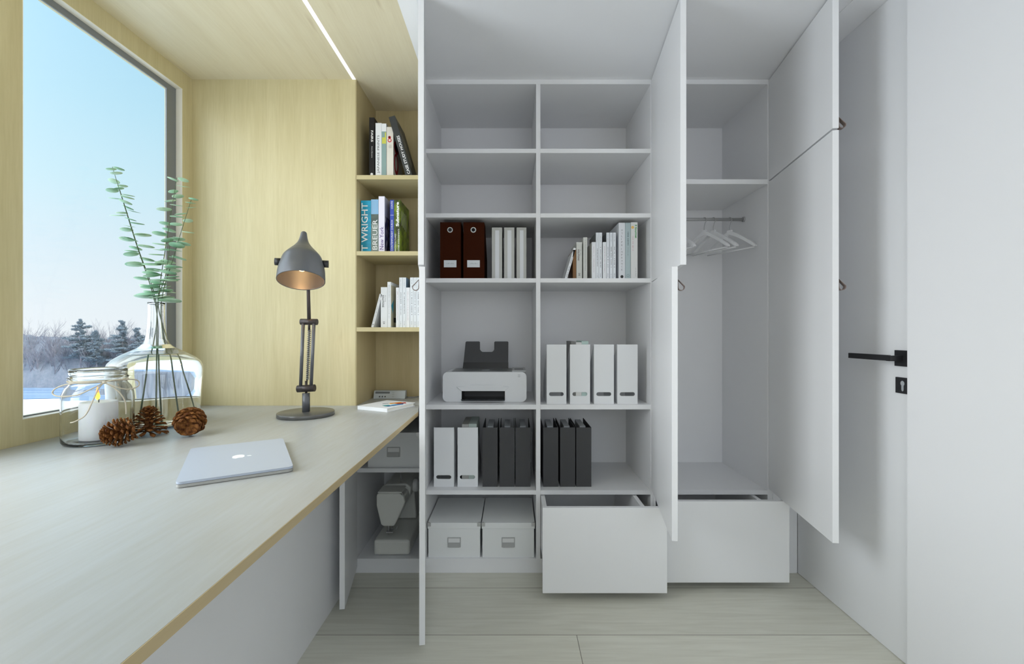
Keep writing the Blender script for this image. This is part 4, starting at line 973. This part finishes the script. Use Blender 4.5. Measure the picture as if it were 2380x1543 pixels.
branch('tallest eucalyptus branch leaning right in front of the window frame', (411, 412), (366, 712), (-640, 800, DZ + 8), lv(0.05, 0.99, 25, 31, 17, 3), 13)
branch('eucalyptus branch leaning furthest right', (445, 462), (374, 712), (-625, 826, DZ + 10), lv(0.06, 0.99, 19, 30, 15, 4), 14, dy=-4)
branch('short eucalyptus branch in the middle of the vase', (396, 560), (368, 712), (-612, 846, DZ + 10), lv(0.12, 0.98, 12, 32, 22, 5), 15, dy=-8)

# =================================================================== pine cones
m_cone = mat('pine_cone_brown', rgb(104, 62, 28), 0.7, spec=0.2)
_nt = m_cone.node_tree; _g = _nt.nodes.new('ShaderNodeNewGeometry'); _n = _nt.nodes.new('ShaderNodeTexNoise'); _n.inputs['Scale'].default_value = 90; _r = _nt.nodes.new('ShaderNodeValToRGB')
_nt.links.new(_g.outputs['Position'], _n.inputs['Vector']); _nt.links.new(_n.outputs[0], _r.inputs[0]); _nt.links.new(_r.outputs[0], _nt.nodes['Principled BSDF'].inputs['Base Color'])
_r.color_ramp.elements[0].position = 0.35; _r.color_ramp.elements[0].color = (*rgb(78, 42, 18), 1); _r.color_ramp.elements[1].position = 0.68; _r.color_ramp.elements[1].color = (*rgb(140, 92, 46), 1)
def pine_cone(label, c, axis_, Rr, H, n, seed, e0=-25, e1=72, fat=1.0, conic=False):
    rr = random.Random(seed); ax = Vector(axis_).normalized(); q = ax.to_track_quat('Z', 'Y').to_matrix().to_4x4()
    t = root('pine_cone', (c[0], c[1], DZ), label, 'pine cone', 'pine cones beside the vase')
    Mx = Matrix.Translation(Vector(c)) @ q
    g = G()
    g.lathe([(0, -H * 0.36), (Rr * 0.22, -H * 0.3), (Rr * 0.24, 0), (Rr * 0.12, H * 0.36), (0, H * 0.46)], n=12, mtx=Mx)
    for i in range(n):
        s = i / (n - 1); a = i * 2.39996 + rr.uniform(-.08, .08); z = -H * 0.34 + H * 0.74 * s ** 0.92
        el = math.radians(e0 + (e1 - e0) * s ** 1.15 + rr.uniform(-5, 5))
        env = (0.75 + 0.35 * math.sin(min(s * 2.6, 1.57))) if s < .3 else 1.1 * (1 - ((s - .3) / .7) ** 1.6 * 0.66)
        if conic: env = 1.12 * (1 - 0.72 * s ** 1.3)
        L_ = (Rr * 0.86) * env; w = Rr * 0.17 * fat * (1 - 0.35 * s)
        d = Vector((math.cos(a) * math.cos(el), math.sin(a) * math.cos(el), math.sin(el))); sd = Vector((-math.sin(a), math.cos(a), 0)); nn = d.cross(sd) * -1
        o_ = Vector((math.cos(a) * Rr * 0.14, math.sin(a) * Rr * 0.14, z))
        secs = []
        for ss, ww, th, bend in ((0, .45, .25, 0), (.45, .75, .28, -.02), (.78, 1.2, .5, 0.02), (.92, 1.1, .75, 0.05), (1.0, .45, .35, 0.10)):
            pc = o_ + d * (L_ * ss) + nn * (bend * L_)
            secs.append([Mx @ (pc + sd * (w * ww) * u + nn * (w * th * v)) for u, v in ((-1, 0), (0, .8), (1, 0), (0, -.8))])
        V = [[g.bm.verts.new(p) for p in s_] for s_ in secs]
        for A, B in zip(V, V[1:]):
            for k in range(4): g.bm.faces.new((A[k], A[(k + 1) % 4], B[(k + 1) % 4], B[k]))
        g.bm.faces.new(V[0][::-1]); g.bm.faces.new(V[-1])
    zmin = min(v.co.z for v in g.bm.verts)
    for v in g.bm.verts: v.co.z += DZ + 0.2 - zmin
    part('cone_scales', g, m_cone, t)
pine_cone('pine cone lying on its side against the glass jar', (-585, 667, DZ + 19), (-0.55, -0.45, -0.18), 21.5, 46, 92, 3, e0=10, e1=74)
pine_cone('upright open pine cone in front of the vase', (-600, 736, DZ + 20), (0.05, -0.05, 1), 24.5, 50, 88, 5, e0=-8, e1=66, fat=0.8, conic=True)
pine_cone('round pine cone with its base to the room, right of the other two', (-531, 735, DZ + 18), (-0.35, 0.85, 0.32), 22.5, 42, 100, 8, e0=-30, e1=60, fat=1.35)

# =================================================================== outside: snow, frozen lake, wood
GZ = 1.217 - 7.65   # ground height, metres
def outdoor(name, verts, faces, m, label=None, cat=None, kind=None, smooth=False, group=None):
    me = bpy.data.meshes.new(name); me.from_pydata(verts, [], faces); me.update()
    if smooth: me.polygons.foreach_set('use_smooth', [True] * len(faces))
    me.materials.append(m); ob = bpy.data.objects.new(name, me); COL.objects.link(ob); return tag(ob, label, cat, group, kind)
m_snow = mat('snowy_field', (0.86, 0.87, 0.90), 0.8, spec=0.1)
nt = m_snow.node_tree; N = nt.nodes; geo = N.new('ShaderNodeNewGeometry'); mp = N.new('ShaderNodeMapping'); mp.inputs['Scale'].default_value = (0.03, 0.35, 1)
n = N.new('ShaderNodeTexNoise'); n.inputs['Scale'].default_value = 2.0; n.inputs['Detail'].default_value = 6; rp = N.new('ShaderNodeValToRGB')
nt.links.new(geo.outputs['Position'], mp.inputs[0]); nt.links.new(mp.outputs[0], n.inputs['Vector']); nt.links.new(n.outputs[0], rp.inputs[0]); nt.links.new(rp.outputs[0], N['Principled BSDF'].inputs['Base Color'])
rp.color_ramp.elements[0].position = 0.32; rp.color_ramp.elements[0].color = (0.72, 0.74, 0.80, 1); rp.color_ramp.elements[1].position = 0.6; rp.color_ramp.elements[1].color = (0.92, 0.91, 0.92, 1)
outdoor('snow_field', [(-260, -60, GZ), (-2.2, -60, GZ), (60, 49, GZ), (60, 260, GZ), (-260, 260, GZ)], [(0, 1, 2, 3, 4)], m_snow, kind='structure')
m_ice = mat('frozen_lake', (0.5, 0.66, 0.85), 0.35)
nt = m_ice.node_tree; N = nt.nodes; geo = N.new('ShaderNodeNewGeometry'); mp = N.new('ShaderNodeMapping'); mp.inputs['Scale'].default_value = (0.02, 0.5, 1)
n = N.new('ShaderNodeTexNoise'); n.inputs['Scale'].default_value = 2.4; n.inputs['Detail'].default_value = 6; rp = N.new('ShaderNodeValToRGB')
nt.links.new(geo.outputs['Position'], mp.inputs[0]); nt.links.new(mp.outputs[0], n.inputs['Vector']); nt.links.new(n.outputs[0], rp.inputs[0]); nt.links.new(rp.outputs[0], N['Principled BSDF'].inputs['Base Color'])
rp.color_ramp.elements[0].position = 0.36; rp.color_ramp.elements[0].color = (0.17, 0.30, 0.50, 1); rp.color_ramp.elements[1].position = 0.66; rp.color_ramp.elements[1].color = (0.42, 0.54, 0.70, 1)
lv_ = [(-160, 61, GZ + .03), (20, 61, GZ + .03)] + [(20 - 180 * k / 30.0, 50.3 + 0.9 * math.sin(k * 1.7), GZ + .03) for k in range(31)]
outdoor('frozen_lake', lv_, [tuple(range(len(lv_)))], m_ice, kind='structure')
m_bark = mat('hazed_bark', (0.33, 0.315, 0.355), 0.9, spec=0.05)  # lightened to grey-violet: distance haze put into the colour
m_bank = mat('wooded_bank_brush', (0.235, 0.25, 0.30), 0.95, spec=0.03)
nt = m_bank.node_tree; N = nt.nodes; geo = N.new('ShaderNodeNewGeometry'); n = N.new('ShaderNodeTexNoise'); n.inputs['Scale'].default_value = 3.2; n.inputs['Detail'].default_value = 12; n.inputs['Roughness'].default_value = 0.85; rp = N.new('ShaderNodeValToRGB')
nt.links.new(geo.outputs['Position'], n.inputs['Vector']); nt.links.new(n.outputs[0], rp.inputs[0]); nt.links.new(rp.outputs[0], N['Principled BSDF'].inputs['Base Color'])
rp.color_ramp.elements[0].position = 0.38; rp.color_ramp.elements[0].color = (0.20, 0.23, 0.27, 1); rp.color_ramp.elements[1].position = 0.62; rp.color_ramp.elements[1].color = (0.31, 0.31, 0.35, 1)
# bank of undergrowth: bumpy mound
vs2 = []; fs2 = []; nx, nz = 420, 16
for i in range(nx + 1):
    x = -160 + 180 * i / nx
    for j in range(nz + 1):
        s = j / nz
        top = 7.0 + 0.9 * noise.noise(Vector((x * 0.13, 3, 0))) + 0.7 * noise.noise(Vector((x * 0.7, 7, 1))) + 0.5 * noise.noise(Vector((x * 2.3, 2, 1)))
        z = GZ + top * s; y = 60.9 + 3.4 * s ** 1.5 + 0.5 * noise.noise(Vector((x * 0.8, s * 3, 4)))
        vs2.append((x, y, z))
for i in range(nx):
    for j in range(nz):
        a = i * (nz + 1) + j; fs2.append((a, a + nz + 1, a + nz + 2, a + 1))
b_ = len(vs2)
for i in range(nx + 1): vs2.append((vs2[i * (nz + 1) + nz][0], 78, GZ))
for i in range(nx): fs2.append((i * (nz + 1) + nz, (i + 1) * (nz + 1) + nz, b_ + i + 1, b_ + i))
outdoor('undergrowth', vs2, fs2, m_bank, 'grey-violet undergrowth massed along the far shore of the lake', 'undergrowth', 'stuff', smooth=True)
# bare trees, one mesh (nobody could count them)
TV = []; TF = []
def stick(p, q, r0, r1):
    d = (q - p); a = d.orthogonal().normalized(); b = d.cross(a).normalized(); i = len(TV)
    for c_, r in ((p, r0), (q, r1)):
        for k in range(3):
            w_ = 2 * math.pi * k / 3; v = c_ + (a * math.cos(w_) + b * math.sin(w_)) * r; TV.append((v.x, v.y, v.z))
    for k in range(3):
        l = (k + 1) % 3; TF.append((i + k, i + l, i + 3 + l, i + 3 + k))
def grow(p, d, L, r, lvl, rr):
    q = p + d * L; stick(p, q, r, r * 0.62)
    if lvl == 0: return
    nb = 3 if lvl > 1 else 4
    for k in range(nb):
        ax = Vector((rr.uniform(-1, 1), rr.uniform(-1, 1), rr.uniform(-.4, .4))); nd = (d + ax * 0.55 + Vector((0, 0, 0.22))).normalized()
        grow(p.lerp(q, rr.uniform(0.45, 1.0)), nd, L * rr.uniform(0.55, 0.78), r * 0.55, lvl - 1, rr)
rt_ = random.Random(21)
for i in range(230):
    x = -135 + 145 * (i + rt_.random()) / 230; y = rt_.uniform(61.5, 66)
    if -72 < x < -44: y = rt_.uniform(61.5, 65)
    H_ = rt_.uniform(7.3, 9.6) + 1.0 * noise.noise(Vector((x * 0.15, 0, 0)))
    grow(Vector((x, y, GZ)), Vector((rt_.uniform(-.05, .05), 0, 1)).normalized(), H_ * 0.42, 0.10, 4, rt_)
for i in range(260):
    x = -80 + 42 * (i + rt_.random()) / 260; y = rt_.uniform(61.3, 68)
    grow(Vector((x, y, GZ)), Vector((rt_.uniform(-.08, .08), 0, 1)).normalized(), rt_.uniform(2.2, 3.3), 0.08, 4, rt_)
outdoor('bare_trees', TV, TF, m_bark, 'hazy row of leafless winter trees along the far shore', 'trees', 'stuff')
# pines that stand out above the row
m_pine = mat('hazed_pine_foliage', (0.27, 0.32, 0.36), 0.95, spec=0.03)  # foliage greyed and lightened, carrying the distance haze in its colour
def pine(px, top, w, seed, label, y=61.0):
    rr = random.Random(seed); k = y / F; x = (px - 1190) * k; zt_ = 1.217 + (771 - top) * k; Hh = zt_ - GZ
    r_ = bpy.data.objects.new('pine_tree', None); COL.objects.link(r_); r_.location = (x, y, GZ); tag(r_, label, 'tree', 'pines on the far shore')
    vv = []; ff = []
    for q in range(86):
        s_ = (q / 85.0) ** 0.9; zc = Hh * (0.40 + 0.585 * s_); a = rr.uniform(0, 6.28)
        lop = 1.0 + 0.35 * math.cos(a - seed * 2.1)
        L2 = w * (1.04 - s_) ** 0.62 * rr.uniform(0.45, 1.1) * lop * (0.75 + 0.3 * math.sin(s_ * 24 + seed))
        up = rr.uniform(-0.05, 0.22)
        for k2 in range(int(10 + 46 * L2)):
            f_ = rr.uniform(0.18, 1.0); ang_ = a + rr.gauss(0, 0.16) / (0.4 + f_)
            c_ = Vector((L2 * f_ * math.cos(ang_), L2 * f_ * math.sin(ang_), zc + up * L2 * f_ + rr.gauss(0, 0.05)))
            for m2 in range(4):
                d_ = Vector((rr.gauss(0, 1), rr.gauss(0, 1), abs(rr.gauss(0, 0.8)) + 0.1)).normalized() * rr.uniform(0.14, 0.28); e_ = d_.orthogonal().normalized() * 0.035
                i9 = len(vv); vv.extend([tuple(c_ - e_), tuple(c_ + e_), tuple(c_ + d_)]); ff.append((i9, i9 + 1, i9 + 2))
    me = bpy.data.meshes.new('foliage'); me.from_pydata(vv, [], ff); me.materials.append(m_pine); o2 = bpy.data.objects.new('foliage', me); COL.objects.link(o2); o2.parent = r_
    i0 = len(TV); TV.clear(); TF.clear()
    stick(Vector((0, 0, 0)), Vector((0, 0, Hh * 0.98)), 0.16, 0.03)
    for q in range(26):
        z = Hh * rr.uniform(0.45, 0.95); a = rr.uniform(0, 6.28); l = w * (1.1 - z / Hh) * 0.8; stick(Vector((0, 0, z)), Vector((l * math.cos(a), l * math.sin(a), z + 0.1)), 0.04, 0.015)
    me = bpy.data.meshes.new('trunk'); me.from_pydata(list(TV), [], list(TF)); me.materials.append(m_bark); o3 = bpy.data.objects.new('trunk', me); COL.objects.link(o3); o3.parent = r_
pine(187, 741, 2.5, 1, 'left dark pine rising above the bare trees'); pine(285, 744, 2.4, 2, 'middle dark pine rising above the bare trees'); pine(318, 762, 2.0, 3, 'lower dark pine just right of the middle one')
pine(224, 768, 1.8, 4, 'short dark pine beside the left pine')
